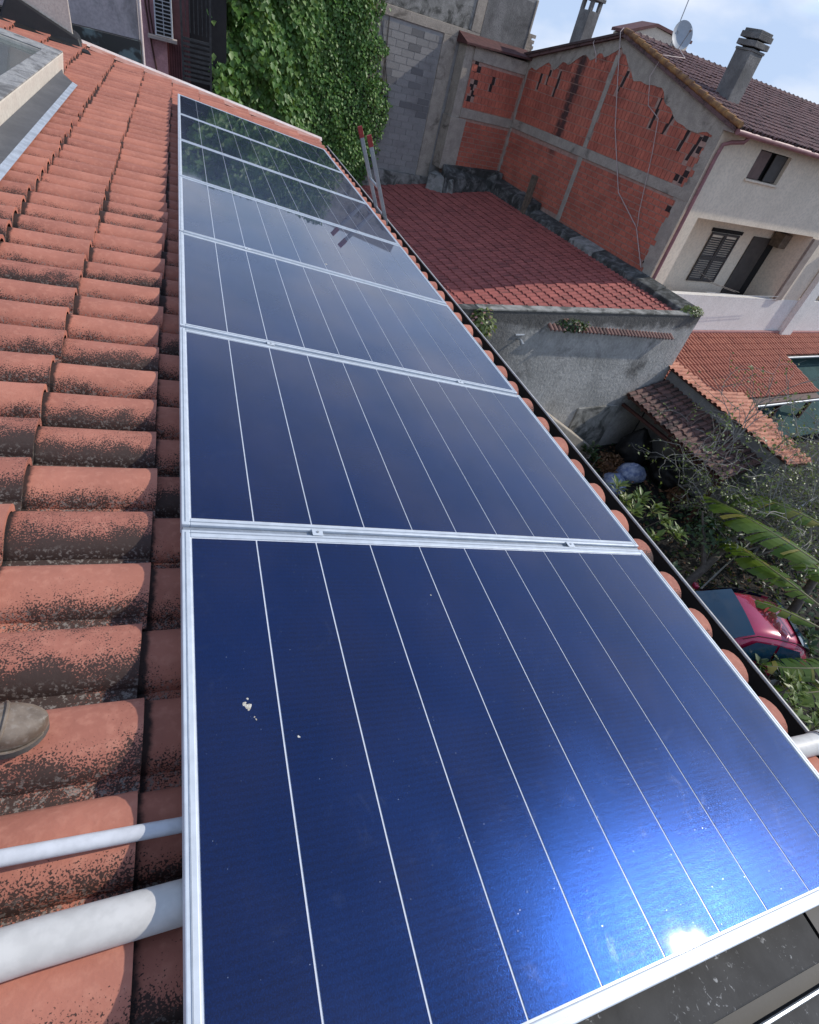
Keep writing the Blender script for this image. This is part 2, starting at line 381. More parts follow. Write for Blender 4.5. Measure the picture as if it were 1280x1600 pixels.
# ------------------------------------------------------------------ tile roofs
def tile_mesh_data(pitch, length, width, h, tilt, thick=0.014, segs=9, chan=0.25):
    """local: x down the slope (0 = lower end), y across, z up.  returns verts, faces, uv"""
    y0 = pitch * chan
    prof = [(0.0, 0.004), (y0 * 0.5, 0.0), (y0, 0.003)]
    for i in range(1, segs + 1):
        a = math.pi * (1 - i / segs)
        prof.append((y0 + (pitch * 1.005 - y0) * (0.5 + 0.5 * math.cos(a)), h * math.sin(a) ** 0.85 + 0.003))
    n = len(prof); xs = [-length, -length * 0.12, 0.0]
    V, F, U = [], [], []
    arc = [0.0]
    for i in range(1, n): arc.append(arc[-1] + math.hypot(prof[i][0] - prof[i - 1][0], prof[i][1] - prof[i - 1][1]))
    for k, x in enumerate(xs):
        sc = (0.90, 0.97, 1.03)[k]
        for i, (y, z) in enumerate(prof):
            V.append((x, y, z * sc + tilt * (1 + x / length))); U.append((arc[i] / arc[-1], 0.05 + 0.9 * (1 + x / length)))
    for i, (y, z) in enumerate(prof):                       # lower lip
        yc = y0 + (pitch - y0) / 2
        f = 1 - thick / max(h, 0.02) if y > y0 else 1
        V.append((0.0, yc + (y - yc) * f if y > y0 else y, max(z * 1.03 - thick, -thick) + tilt)); U.append((arc[i] / arc[-1], 0.95))
    for k in range(3):
        for i in range(n - 1):
            F.append((k * n + i, (k + 1) * n + i, (k + 1) * n + i + 1, k * n + i + 1))
    return V, F, U

def tile_roof(parent, mat, origin, X, Y, rows, courses, pitch, expo, h=0.055, tilt=0.02, single=300, name='roof_tile',
              keep=None, chan=0.25, see=None, jit=0.004, segs=9):
    """origin: world point of the top corner; X down slope, Y across. the largest in view are single objects, the rest one mesh"""
    X = Vector(X).normalized(); Y = Vector(Y).normalized(); Z = X.cross(Y).normalized()
    if Z.z < 0: Z = -Z
    V, F, U = tile_mesh_data(pitch, expo * 1.2, pitch, h, tilt, segs=segs, chan=chan)
    if X.cross(Y).z < 0: F = [f[::-1] for f in F]
    O = Vector(origin); spots = []
    for i in range(rows):
        for k in range(courses):
            if keep and not keep(i, k): continue
            p = O + X * ((k + 1) * expo) + Y * (i * pitch)
            c = p - X * expo / 2 + Y * pitch / 2
            q = pix(c); size = 0.0
            if q and -30 < q[0] < 1310 and -30 < q[1] < 1630: size = 1.0 / q[2]
            if see and not see(i, k): size *= 1e-3
            spots.append((size, i, k, p))
    spots.sort(key=lambda s: -s[0])
    me = bpy.data.meshes.new(name); me.from_pydata(V, [], F)
    ul = me.uv_layers.new(name='UVMap')
    for lp in me.loops: ul.data[lp.index].uv = U[lp.vertex_index]
    me.polygons.foreach_set('use_smooth', [True] * len(me.polygons)); me.materials.append(mat)
    try: me.set_sharp_from_angle(angle=math.radians(48))
    except Exception: pass
    R = Matrix((X, Y, Z)).transposed().to_4x4()
    nsing = 0
    for size, i, k, p in spots[:single]:
        if size <= 0: break
        o = bpy.data.objects.new(name, me); COL.objects.link(o); adopt(o, parent); nsing += 1
        j = rng.normal(0, 1, 4)
        o.matrix_basis = Matrix.Translation(p + X * (j[0] * jit * 1.4) + Z * abs(j[1]) * jit * 0.5) @ R @ Matrix.Rotation(j[2] * jit * 2.0, 4, 'Z')
    rest = spots[nsing:]
    if rest:
        Va = np.array(V); Ua = np.array(U); Ra = np.array([[X[i], Y[i], Z[i]] for i in range(3)])
        W = Va @ Ra.T; nv = len(V); mb = MB()
        for q, (size, i, k, p) in enumerate(rest):
            j = rng.normal(0, 1, 3); Wp = W + np.array(p + X * (j[0] * jit) + Z * abs(j[1]) * jit * 0.5)
            mb.v += [tuple(x) for x in Wp]; mb.uv += [(x[0], x[1] + int(rng.integers(0, 60))) for x in Ua]
            # same random integer for a whole tile
            rr = int(rng.integers(0, 60)); mb.uv[-nv:] = [(x[0], x[1] + rr) for x in Ua]
            mb.f += [tuple(a + q * nv for a in f) for f in F]
        o = mb.build(name + '_field', mat, parent, smooth=True, kind='stuff', fix=False)
    return nsing

# ------------------------------------------------------------------ ground
g = MB(); g.quad((-400, -400, GZ), (400, -400, GZ), (400, 400, GZ), (-400, 400, GZ))
tag(g.build('ground', MT['soil'], None), kind='structure')

# ------------------------------------------------------------------ own house and its roof
house = empty('tiled_house', RF(-2.0, 4.0, -8.0), 'terracotta tiled house roof carrying the row of solar panels', 'house')
PIT, EXP = 0.194, 0.3285
A_EAVE, B0 = 0.195, -0.805
NR, NC = 56, 15
def rake_b(a): return 9.56 + (0.25 - a) * 0.115
Xr = Vector(RF(1, 0, 0)); Yr = Vector((0, 1, 0))
Or = RF(A_EAVE - NC * EXP, B0, -0.178)
def keep_own(i, k):
    a = A_EAVE - (NC - 1 - k) * EXP
    b = B0 + i * PIT
    if b + PIT > rake_b(a) + 0.02: return False
    if a < -2.9 and 4.0 < b < 7.4: return False
    if b < 0.0 and a > -1.7: return False
    return True
def see_own(i, k):
    c = NC - 1 - k
    return c == 0 or c >= 5
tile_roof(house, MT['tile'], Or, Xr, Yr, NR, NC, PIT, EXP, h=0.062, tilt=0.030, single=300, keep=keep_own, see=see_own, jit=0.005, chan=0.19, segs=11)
A_TOP = A_EAVE - NC * EXP
d = MB(RF)
d.prism([(0.19, -0.8, -0.186), (0.19, rake_b(.19) + .04, -0.186), (A_TOP, rake_b(A_TOP) + .04, -0.186), (A_TOP, -0.8, -0.186)],
        [(0.19, -0.8, -0.33), (0.19, rake_b(.19) + .04, -0.33), (A_TOP, rake_b(A_TOP) + .04, -0.33), (A_TOP, -0.8, -0.33)])
d.build('roof_deck', MT['deck'], house)
w = MB(); xt, zt = RF(A_TOP, 0, -0.33)[0], RF(A_TOP, 0, -0.33)[2]; xe, ze = RF(0.0, 0, -0.34)[0], RF(0.0, 0, -0.34)[2]
w.add([(xe, -0.8, GZ), (xe, 9.5, GZ), (xt, 10.0, GZ), (xt, -0.8, GZ), (xe, -0.8, ze), (xe, 9.5, ze), (xt, 10.0, zt), (xt, -0.8, zt)],
      [(0, 1, 5, 4), (1, 2, 6, 5), (2, 3, 7, 6), (3, 0, 4, 7), (4, 5, 6, 7)])
w.build('wall', MT['ourwall'], house)
# far slope behind the ridge
rd = MB(); b1 = rake_b(A_TOP); x0, _, z0 = RF(A_TOP, 0, -0.16)
rd.add([(x0, -0.8, z0), (x0, b1, z0), (x0 - 5, b1, z0 - 0.8), (x0 - 5, -0.8, z0 - 0.8), (x0, -0.8, z0 - .15), (x0, b1, z0 - .15), (x0 - 5, b1, z0 - 0.95), (x0 - 5, -0.8, z0 - 0.95)],
       [(0, 1, 2, 3), (7, 6, 5, 4), (0, 4, 5, 1), (1, 5, 6, 2), (2, 6, 7, 3), (3, 7, 4, 0)])
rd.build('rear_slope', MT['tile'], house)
# gutter: dark trough with a pale rolled edge
prof = [(0.16, -0.20), (0.17, -0.27), (0.21, -0.315), (0.29, -0.315), (0.352, -0.27), (0.366, -0.150)]
gb = MB(RF); b0, b1 = -0.78, 9.58
pts = [(a, b, c) for b in (b0, b1) for a, c in prof] + [(a + (0.004 if i > 2 else -0.004), b, c - 0.004) for b in (b0, b1) for i, (a, c) in enumerate(prof)]
n = len(prof)
gb.add(pts, [(i, i + 1, n + i + 1, n + i) for i in range(n - 1)] + [(2 * n + i, 3 * n + i, 3 * n + i + 1, 2 * n + i + 1) for i in range(n - 1)] + [tuple(range(n))[::-1]])
gut = gb.build('gutter', MT['gutter'], house, fix=False)
lp = MB(RF); lp.tube([(0.366, b0, -0.147), (0.366, 5.0, -0.149), (0.366, b1, -0.147)], 0.007, 6); lp.build('gutter_edge', MT['lip'], gut)
# rake flashing at the far end
fl = MB(RF)
def rk(a, db, c): return (a, rake_b(a) + db, c)
for (d0, c0, d1, c1) in ((-0.03, -0.105, 0.03, -0.072), (0.03, -0.072, 0.09, -0.076), (0.09, -0.076, 0.10, -0.16), (0.10, -0.16, 0.10, -0.34)):
    if c1 == -0.34: continue
    fl.add([rk(0.27, d0, c0), rk(0.27, d1, c1), rk(-2.95, d1, c1), rk(-2.95, d0, c0)], [(0, 1, 2, 3)])
fl.build('rake_flashing', MT['rake'], house, fix=False)
mo = MB(RF); mo.add([rk(0.235, -0.19, -0.110), rk(0.235, -0.03, -0.0865), rk(-2.72, -0.03, -0.0865), rk(-2.72, -0.19, -0.110)], [(0, 1, 2, 3)])
mo.build('rake_mortar', simple('pink_mortar_fillet', (0.56, 0.30, 0.24), 0.9, 0.3, 9, bump=0.4, bsc=40), house, fix=False)
fb = MB(RF); fb.prism([rk(0.25, 0.104, -0.10), rk(-4.6, 0.104, -0.10), rk(-4.6, 0.30, -0.12), rk(0.25, 0.30, -0.12)], [rk(0.25, 0.104, -0.34), rk(-4.6, 0.104, -0.34), rk(-4.6, 0.30, -0.34), rk(0.25, 0.30, -0.34)])
fb.build('barge_board', MT['gutter'], house)

# dark membrane strips at the near end
mm = NT('dull_grey_membrane')
cc = mm.mix(mm.rng(mm.noise(6, 5), 0.35, 0.65), (0.060, 0.059, 0.057), (0.036, 0.035, 0.034))
sp = mm.math('MULTIPLY', mm.rng(mm.noise(85.0, 4, dist=1.0), 0.60, 0.70), mm.rng(mm.noise(14, 3), 0.45, 0.62))
cc = mm.mix(mm.math('MULTIPLY', sp, 0.7), cc, (0.42, 0.42, 0.41))
mm.bump(mm.noise(30, 3), 0.15, 0.01)
MT['membrane'] = mm.done(cc, 0.75, Specular_IOR_Level=0.25)
ne = empty('roof_edge_flashing', RF(-0.8, -0.2, -0.19), 'stained dark grey sheet flashing along the near end of the panels', 'flashing')
q = MB(RF); q.prism([(-1.75, -0.075, -0.052), (-0.36, -0.075, -0.052), (-0.345, 0.06, -0.060), (-1.75, 0.06, -0.060)], [(-1.75, -0.075, -0.075), (-0.36, -0.075, -0.075), (-0.345, 0.06, -0.08), (-1.75, 0.06, -0.08)])
q.build('sheet', MT['membrane'], ne, bevel=0.004)
q = MB(RF); q.prism([(-1.75, -0.125, -0.085), (-0.02, -0.125, -0.085), (-0.02, -0.06, -0.078), (-1.75, -0.06, -0.078)], [(-1.75, -0.125, -0.185), (-0.02, -0.125, -0.185), (-0.02, -0.06, -0.185), (-1.75, -0.06, -0.185)])
q.build('channel', MT['gutter'], ne)
q = MB(RF); q.prism([(-1.75, -0.62, -0.062), (0.10, -0.62, -0.062), (0.10, -0.108, -0.060), (-1.75, -0.108, -0.060)], [(-1.75, -0.62, -0.185), (0.10, -0.62, -0.185), (0.10, -0.108, -0.185), (-1.75, -0.108, -0.185)])
q.build('outer_sheet', MT['membrane'], ne, bevel=0.004)
q = MB(RF); q.tube([(-1.75, -0.110, -0.056), (0.10, -0.110, -0.056)], 0.004, 6); q.build('trim', MT['alu2'], ne)
q = MB(RF); q.prism([(-0.343, -0.07, -0.058), (-0.05, -0.07, -0.10), (-0.05, 0.07, -0.10), (-0.33, 0.07, -0.064)], [(-0.343, -0.07, -0.09), (-0.05, -0.07, -0.13), (-0.05, 0.07, -0.13), (-0.33, 0.07, -0.09)])
q.build('folded_end', MT['gutter'], ne)

# ------------------------------------------------------------------ solar panels
PW, PL = 1.154, 1.709
ORD = ['nearest', 'second', 'third', 'fourth', 'fifth', 'sixth', 'farthest']
LBL = ['nearest solar panel, the one with bird droppings and the bright sun glint',
       'second solar panel from the near end of the row', 'third solar panel counted from the near end',
       'fourth solar panel from the near end, the middle one of the seven', 'fifth solar panel from the near end, reflecting pale sky',
       'sixth solar panel from the near end, mirroring the ivy', 'farthest and smallest looking solar panel beside the ladder end of the roof']
LBL[6] = 'farthest solar panel, at the white flashing by the ivy'
for j in range(7):
    y0, y1 = j * PW + 0.010, (j + 1) * PW - 0.010
    p = empty('solar_panel', RF(-PL / 2, (y0 + y1) / 2, -0.11), LBL[j], 'solar panel', 'solar panels in one row on the roof')
    fm = MB(RF); lipw, sidew, T = 0.024, 0.021, 0.036
    # frame: four bars, mitre-free (long bars run through), with a small inner step
    fm.box(-PL, -PL + sidew, y0, y1, -T, 0); fm.box(-sidew, 0, y0, y1, -T, 0)
    fm.box(-PL + sidew, -sidew, y0, y0 + lipw, -T, -0.0004); fm.box(-PL + sidew, -sidew, y1 - lipw, y1, -T, -0.0004)
    fr = fm.build('frame', MT['alu'], p, bevel=0.0022)
    gr = MB(RF)
    gr.box(-PL + 0.008, -PL + 0.0105, y0 + .01, y1 - .01, -0.002, 0.0012); gr.box(-0.0105, -0.008, y0 + .01, y1 - .01, -0.002, 0.0012)
    gr.box(-PL + 0.02, -0.02, y0 + 0.009, y0 + 0.0115, -0.002, 0.0009); gr.box(-PL + 0.02, -0.02, y1 - 0.0115, y1 - 0.009, -0.002, 0.0009)
    gr.build('frame_rib', MT['alu2'], fr)
    bs = MB(RF); bs.box(-PL + sidew - .002, -sidew + .002, y0 + lipw - .002, y1 - lipw + .002, -0.012, -0.0042); bs.build('backsheet', MT['backsheet'], p)
    L = PL - 2 * sidew; gap = 0.0042
    for i in range(10):
        a0 = -PL + sidew + L * i / 10 + (gap / 2 if i else 0.004); a1 = -PL + sidew + L * (i + 1) / 10 - (gap / 2 if i < 9 else 0.004)
        cs = MB(RF); cs.box(a0, a1, y0 + lipw + .004, y1 - lipw - .004, -0.0045, -0.0030); cs.build('cell_strip', MT['cell'], p)
    for a in (-1.33, -0.36):
        rl = MB(RF); rl.box(a - 0.02, a + 0.02, y0 - (0.01 if j else -0.03), y1 + 0.0096, -0.0845, -0.0365); rl.build('mounting_rail', MT['alu2'], p)
    if j < 6:
        st = MB(RF); st.box(-PL + 0.004, -0.004, y1 + 0.0015, y1 + 0.0185, -0.03, -0.010); st.build('joint_strip', MT['alu2'], p)
        for a in (-1.345, -0.375):
            cl = MB(RF); cl.box(a - 0.016, a + 0.016, y1 - 0.003, y1 + 0.023, 0.0016, 0.0032); c_o = cl.build('clamp', MT['alu'], p, bevel=0.001)
            bt = MB(RF); bt.tube([(a, y1 + 0.010, 0.0032), (a, y1 + 0.010, 0.0052)], 0.0042, 6); bt.build('bolt', MT['galv'], c_o)
# bird droppings on the near panel
bd = MB(RF)
for (a, b, r) in ((-1.5925, 0.6445, 0.0042), (-1.5905, 0.6470, 0.0030), (-1.5890, 0.6410, 0.0034), (-1.5865, 0.6390, 0.0045), (-1.5835, 0.6380, 0.0052), (-1.5810, 0.6400, 0.0036), (-1.5830, 0.6335, 0.0034), (-1.5850, 0.6300, 0.0018), (-1.5850, 0.6560, 0.0026),
                  (-1.5740, 0.6140, 0.0016), (-1.5715, 0.6085, 0.0018), (-1.4915, 0.5620, 0.0022), (-1.4890, 0.5605, 0.0014), (-1.05, 0.925, 0.0022), (-0.843, 3.60, 0.008)):
    n = 9; ring = [(a + r * (0.75 + 0.5 * random.random()) * math.cos(2 * math.pi * i / n), b + r * (0.55 + 0.9 * random.random()) * math.sin(2 * math.pi * i / n), -0.0028) for i in range(n)]
    bd.add(ring + [(a, b, -0.0019)], [(i, (i + 1) % n, n) for i in range(n)])
MT['dropping'] = simple('bird_dropping', (0.72, 0.70, 0.62), 0.8, 0.5, 300, c2=(0.35, 0.30, 0.22))
tag(bd.build('bird_dropping', MT['dropping'], None, smooth=True), 'small white bird dropping splattered on the nearest solar panel', 'bird dropping')

# pipes that pass under the near panel
def pipe(name, b, c, r, mat, label, a0, a1, bend=0.0):
    e = empty(name, RF(a0, b, c - r), label, 'pipe')
    m = MB(RF); m.tube([(a0, b - bend, c), (-2.4, b - bend * .3, c), (-1.9, b - bend * .09, c), (-1.5, b, c), (-0.6, b + 0.002, c), (a1, b + 0.003, c)], r, 20); m.build('pipe', mat, e, smooth=True)
    return e
pe = pipe('drain_pipe', 0.347, -0.0745, 0.0335, MT['pvc'], 'thick dusty white plastic pipe crossing the tiles under the near panel', -4.2, 0.30, 0.16)
m = MB(RF); m.tube([(0.225, 0.3497, -0.0745), (0.235, 0.3497, -0.0745), (0.31, 0.3497, -0.078), (0.40, 0.3497, -0.086), (0.46, 0.3497, -0.13), (0.48, 0.3497, -0.22), (0.48, 0.3497, -0.6)], [0.0375, 0.0385, 0.0385, 0.0385, 0.0385, 0.0385, 0.0385], 20); m.build('collar', MT['pvc'], pe, smooth=True)
m = MB(RF); m.tube([(0.228, 0.3497, -0.0745), (0.233, 0.3497, -0.0745)], 0.0395, 20); m.build('seal', MT['redwood'], pe, smooth=True)
pe2 = pipe('cable_conduit', 0.459, -0.0735, 0.0132, MT['white'], 'thin white cable conduit lying on the tiles above the thick pipe', -4.2, -0.9)

# ------------------------------------------------------------------ shoe at the left edge
def build_shoe():
    a_toe, b_mid, c0 = -1.935, 0.672, -0.084
    e = empty('shoe', RF(a_toe - 0.14, b_mid, c0), 'worn grey brown leather shoe toe planted on the roof tiles', 'shoe')
    N = 17
    def outline(s, w):                      # s: 0 heel .. 1 toe ; half widths
        return w * (0.74 + 0.10 * math.sin(s * 9.0 - 0.4) + 0.20 * max(0, s - 0.3)) * (max(0.0, 1 - max(0.0, (s - 0.66) / 0.34) ** 2.0)) ** 0.5 * (max(0.0, 1 - max(0.0, (0.14 - s) / 0.14) ** 2.2)) ** 0.5
    def loft(prof, name, mat, parent, smooth=True):
        m = MB(RF); rows = []
        for i in range(N):
            s = 0.5 - 0.5 * math.cos(math.pi * (0.02 + 0.96 * i / (N - 1)))
            a = a_toe - 0.29 * (1 - s); rows.append(prof(s, a))
        n = len(rows[0]); pts = [p for r in rows for p in r]
        F = [(i * n + k, i * n + (k + 1) % n, (i + 1) * n + (k + 1) % n, (i + 1) * n + k) for i in range(N - 1) for k in range(n)]
        F += [tuple(range(n))[::-1], tuple(range((N - 1) * n, N * n))]
        m.add(pts, F); return m.build(name, mat, parent, smooth=smooth)
    def sole(s, a):
        w = outline(s, 0.058); z0 = c0 + 0.012 * max(0, (s - 0.75) / 0.25) ** 2; z1 = c0 + 0.019 + 0.010 * max(0, (s - 0.75) / 0.25) ** 2
        return [(a, b_mid - w, z0), (a, b_mid + w, z0), (a, b_mid + w * 1.02, (z0 + z1) / 2), (a, b_mid + w, z1), (a, b_mid - w, z1), (a, b_mid - w * 1.02, (z0 + z1) / 2)]
    def upper(s, a):
        w = outline(s, 0.052); z0 = c0 + 0.018 + 0.010 * max(0, (s - 0.75) / 0.25) ** 2
        H = 0.052 + 0.060 * max(0, 1 - s / 0.62) ** 0.8 - 0.020 * max(0, (s - 0.7) / 0.3) ** 1.5 - 0.004 * math.exp(-((s - 0.70) / 0.02) ** 2)
        r = []
        for k in range(13):
            t = math.pi * k / 12
            r.append((a, b_mid - w * math.copysign(abs(math.cos(t)) ** 0.72, math.cos(t)), z0 + H * math.sin(t) ** 0.75))
        return r
    k = NT('scuffed_leather')
    c = k.mix(k.rng(k.noise(25, 5), 0.35, 0.65), (0.23, 0.18, 0.135), (0.135, 0.10, 0.072))
    c = k.mix(k.rng(k.noise(120, 4), 0.5, 0.7, 0, 0.5), c, (0.29, 0.25, 0.21)); k.bump(k.noise(160, 4), 0.2, 0.002)
    lm = k.done(c, 0.5)
    so = loft(sole, 'sole', simple('shoe_sole', (0.15, 0.145, 0.13), 0.7, 0.4, 30), e)
    up = loft(upper, 'upper', lm, e)
    sm = MB(RF); pth = []
    for k2 in range(15):
        t = math.pi * (0.08 + 0.84 * k2 / 14); s = 0.735 + 0.05 * math.sin(t); a = a_toe - 0.29 * (1 - s)
        w = outline(s, 0.0527); H = 0.0515; pth.append((a, b_mid - w * math.copysign(abs(math.cos(t)) ** 0.72, math.cos(t)), c0 + 0.018 + H * math.sin(t) ** 0.75))
    sm.tube(pth, 0.0032, 6); sm.build('toe_seam', lm, up, smooth=True)
    wl = MB(RF); pth = []
    for k2 in range(40):
        s = 0.30 + 0.69 * (k2 / 19.5 if k2 < 20 else (39 - k2) / 19.5); s = min(s, 0.988); w = outline(s, 0.0565) * (-1 if k2 < 20 else 1)
        pth.append((a_toe - 0.29 * (1 - s), b_mid + w, c0 + 0.0215 + 0.010 * max(0, (s - 0.75) / 0.25) ** 2))
    wl.tube(pth, 0.0024, 6); wl.build('welt', lm, so, smooth=True)
build_shoe()

# ------------------------------------------------------------------ skylight upstand, chimneys on the own roof
sk = empty('roof_skylight', RF(-3.3, 5.6, -0.2), 'cream concrete skylight upstand with weathered rim and grey glazing', 'skylight')
MT['curb'] = stucco('cream_upstand', (0.66, 0.61, 0.52), (0.60, 0.54, 0.46), (0.45, 0.38, 0.30), 0.6, 0.85, 2.0, bump=0.15)
MT['rim'] = stucco('weathered_rim', (0.40, 0.39, 0.37), (0.27, 0.265, 0.26), (0.12, 0.115, 0.11), 0.48, 0.62, 4.0)
def vbox(m, a0, a1, b0, b1, c0, c1): m.box(a0, a1, b0, b1, c0, c1)
q = MB(RF); AO, AI, BO, BI = -2.73, -2.86, 7.52, 7.22
q.box(AI, AO, 3.3, BO, -0.20, 0.050); q.box(-4.3, AI, BI, BO, -0.20, 0.0495); q.box(-4.3, -4.17, 3.3, BI, -0.20, 0.050); q.box(-4.17, AI, 3.3, 3.45, -0.2, 0.0495)
cb = q.build('upstand', MT['curb'], sk, bevel=0.006)
q = MB(RF); q.box(AI + .002, AO - .002, 3.3, BO - .002, 0.0502, 0.060); q.box(-4.3, AI + .002, BI + .002, BO - .002, 0.0502, 0.0595); q.build('rim', MT['rim'], cb, bevel=0.004)
q = MB(RF); q.box(-4.17, AI, 3.45, BI, 0.012, 0.022)
MT['glazing'] = simple('dirty_wired_glass', (0.10, 0.125, 0.115), 0.25, 0.2, 3, Coat_Weight=0.5)
q.build('pane', MT['glazing'], sk)
q = MB(RF); q.add([(AO + .002, 3.2, -0.066), (AO + .002, 7.40, -0.066), (AO + .03, 7.25, -0.076), (AO + .03, 3.2, -0.076), (AO + .13, 7.02, -0.079), (AO + .13, 3.2, -0.079)], [(0, 1, 2, 3), (3, 2, 4, 5)])
q.build('apron_flashing', simple('lead_flashing', (0.115, 0.112, 0.11), 0.55, 0.3, 5), sk, smooth=True)
q = MB(RF); q.add([(AO + .13, 3.2, -0.0775), (AO + .13, 7.02, -0.0775), (AO + .172, 7.0, -0.086), (AO + .172, 3.2, -0.086)], [(0, 1, 2, 3)])
q.build('flashing_edge', simple('silver_paint', (0.55, 0.60, 0.66), 0.4, 0.35, 14, metal=0.2), sk)

ch = empty('rendered_stack', RF(-3.1, 9.7, -0.2), 'tapered cream stack with black base flashing at the far roof corner', 'chimney')
q = MB(); 
def up(a, b, c, h): x, y, z = RF(a, b, c); return (x, y, z + h)
bs = [(-2.84, 9.52), (-2.90, 9.92), (-3.50, 9.92), (-3.42, 9.52)]
q.add([up(a, b, -0.2, 0) for a, b in bs] + [up(a - 0.02, b, -0.2, 1.6) for a, b in bs], [(0, 1, 5, 4), (1, 2, 6, 5), (2, 3, 7, 6), (3, 0, 4, 7), (4, 5, 6, 7)])
q.build('stack', MT['curb'], ch, bevel=0.01)
q = MB(RF); q.prism([(-2.80, 9.47, -0.02), (-2.86, 9.97, -0.02), (-3.56, 9.97, 0.16), (-3.50, 9.47, 0.16)], [(-2.72, 9.40, -0.2), (-2.76, 10.0, -0.2), (-3.62, 10.0, -0.2), (-3.62, 9.40, -0.2)])
q.build('base_flashing', MT['gutter'], ch, bevel=0.02)
q = MB(RF); q.prism([(-2.66, 9.30, -0.10), (-2.70, 9.44, -0.09), (-4.5, 9.44, -0.09), (-4.5, 9.26, -0.10)], [(-2.66, 9.30, -0.19), (-2.70, 9.44, -0.19), (-4.5, 9.44, -0.19), (-4.5, 9.26, -0.19)])
q.build('tray', MT['gutter'], ch, bevel=0.01)
q = MB(); p0 = RF(-3.72, 9.70, -0.2); q.box(p0[0] - 0.6, p0[0], p0[1], p0[1] + 0.30, p0[2], p0[2] + 1.4)
hx = empty('brown_housing', (p0[0] - .3, p0[1] + .15, p0[2]), 'brown sided housing with white corner strip behind the cream stack', 'roof housing')
q.build('casing', simple('brown_panel', (0.19, 0.115, 0.09), 0.7), hx)
q = MB(); q.box(p0[0] - 0.012, p0[0] + 0.05, p0[1] - 0.03, p0[1] - 0.001, p0[2] + 0.02, p0[2] + 1.42); q.build('corner_strip', MT['rake'], hx)

# ------------------------------------------------------------------ ladder against the gutter
def build_ladder():
    def lp(z): return 0.275 + 0.44 * (-0.15 - z)
    e = empty('ladder', (lp(GZ), 6.2, GZ), 'aluminium ladder with red end caps leaning on the roof gutter', 'ladder')
    d = Vector((-0.44, 0, 1)).normalized(); nrm = Vector((1, 0, 0.44)).normalized()
    def rail(y, ztop):
        m = MB(); b = Vector((lp(GZ), y, GZ)); t = Vector((lp(ztop), y, ztop)); w, th = 0.011, 0.019
        P = []
        for c in (b, t):
            for (sy, sn) in ((-1, -1), (1, -1), (1, 1), (-1, 1)): P.append(tuple(c + Vector((0, sy * w, 0)) + nrm * sn * th))
        m.add(P, [(0, 1, 5, 4), (1, 2, 6, 5), (2, 3, 7, 6), (3, 0, 4, 7), (4, 5, 6, 7), (3, 2, 1, 0)])
        r = m.build('rail', MT['galv'], e, bevel=0.003)
        cp = MB(); t0 = t - d * 0.085; t1 = t + d * 0.012; P = []
        for c in (t0, t1):
            for (sy, sn) in ((-1, -1), (1, -1), (1, 1), (-1, 1)): P.append(tuple(c + Vector((0, sy * (w + .003), 0)) + nrm * sn * (th + .003)))
        cp.add(P, [(0, 1, 5, 4), (1, 2, 6, 5), (2, 3, 7, 6), (3, 0, 4, 7), (4, 5, 6, 7)])
        cp.build('end_cap', simple('red_rubber', (0.34, 0.035, 0.03), 0.6), r, bevel=0.003)
    rail(6.02, 0.51); rail(6.40, 0.515)
    z = GZ + 0.3; i = 0
    while z < 0.30:
        m = MB(); m.tube([(lp(z), 6.0, z), (lp(z), 6.42, z)], 0.015, 8); m.build('rung', MT['galv'], e, smooth=True); z += 0.255
build_ladder()

# ------------------------------------------------------------------ box pieces (bricks, blocks) in the neighbours' frame
RNB = Matrix(((E1[0], E2[0], 0, 0), (E1[1], E2[1], 0, 0), (0, 0, 1, 0), (0, 0, 0, 1)))
_cube = {}
def unit_cube(name, mat):
    key = (name, mat.name)
    if key not in _cube:
        me = bpy.data.meshes.new(name)
        me.from_pydata([(x, y, z) for z in (0, 1) for y in (0, 1) for x in (0, 1)], [],
                       [(0, 2, 3, 1), (4, 5, 7, 6), (0, 1, 5, 4), (1, 3, 7, 5), (3, 2, 6, 7), (2, 0, 4, 6)])
        me.uv_layers.new(name='UVMap'); me.materials.append(mat); _cube[key] = me
    return _cube[key]
def pieces(parent, name, mat, boxes, single=300, budget=None):
    """boxes: (s0,s1,t0,t1,z0,z1); the ones that show largest become parts of their own, the rest one mesh"""
    L = []
    for bx in boxes:
        c = NB((bx[0] + bx[1]) / 2, (bx[2] + bx[3]) / 2, (bx[4] + bx[5]) / 2); q = pix(c)
        sz = 1 / q[2] if q and -20 < q[0] < 1300 and -20 < q[1] < 1620 else 0
        L.append((sz, bx))
    L.sort(key=lambda x: -x[0]); me = unit_cube(name, mat); n = 0
    for sz, b in L[:single]:
        o = bpy.data.objects.new(name, me); COL.objects.link(o); adopt(o, parent); n += 1
        o.matrix_basis = RNB @ Matrix.Translation((b[0], b[2], b[4])) @ Matrix.Diagonal((b[1] - b[0], b[3] - b[2], b[5] - b[4], 1))
    if L[n:]:
        m = MB(NB)
        for sz, b in L[n:]:
            m.box(*b); r = int(rng.integers(0, 60)); m.uv[-8:] = [(0.5, 0.5 + r)] * 8
        m.build(name + '_field', mat, parent, kind='stuff', fix=False)
def course_boxes(p0, p1, z0, ztop, bl, bh, joint, put, skip=None, vert=False):
    out = []; z = z0; row = 0
    while z < 99:
        zmax = max(ztop(p0), ztop((p0 + p1) / 2), ztop(p1))
        if z + bh > zmax + 0.02: break
        p = p0 - (bl / 2 if row % 2 else 0) - rng.uniform(0, 0.03)
        while p < p1 - 0.03:
            a, b = max(p, p0), min(p + bl - joint, p1); h = bh - joint
            if b - a > 0.05 and z + h < min(ztop(a), ztop(b)) and not (skip and skip(a, b, z, z + h)):
                out.append(put(a, b, z, z + h))
            p += bl
        z += bh; row += 1
    return out

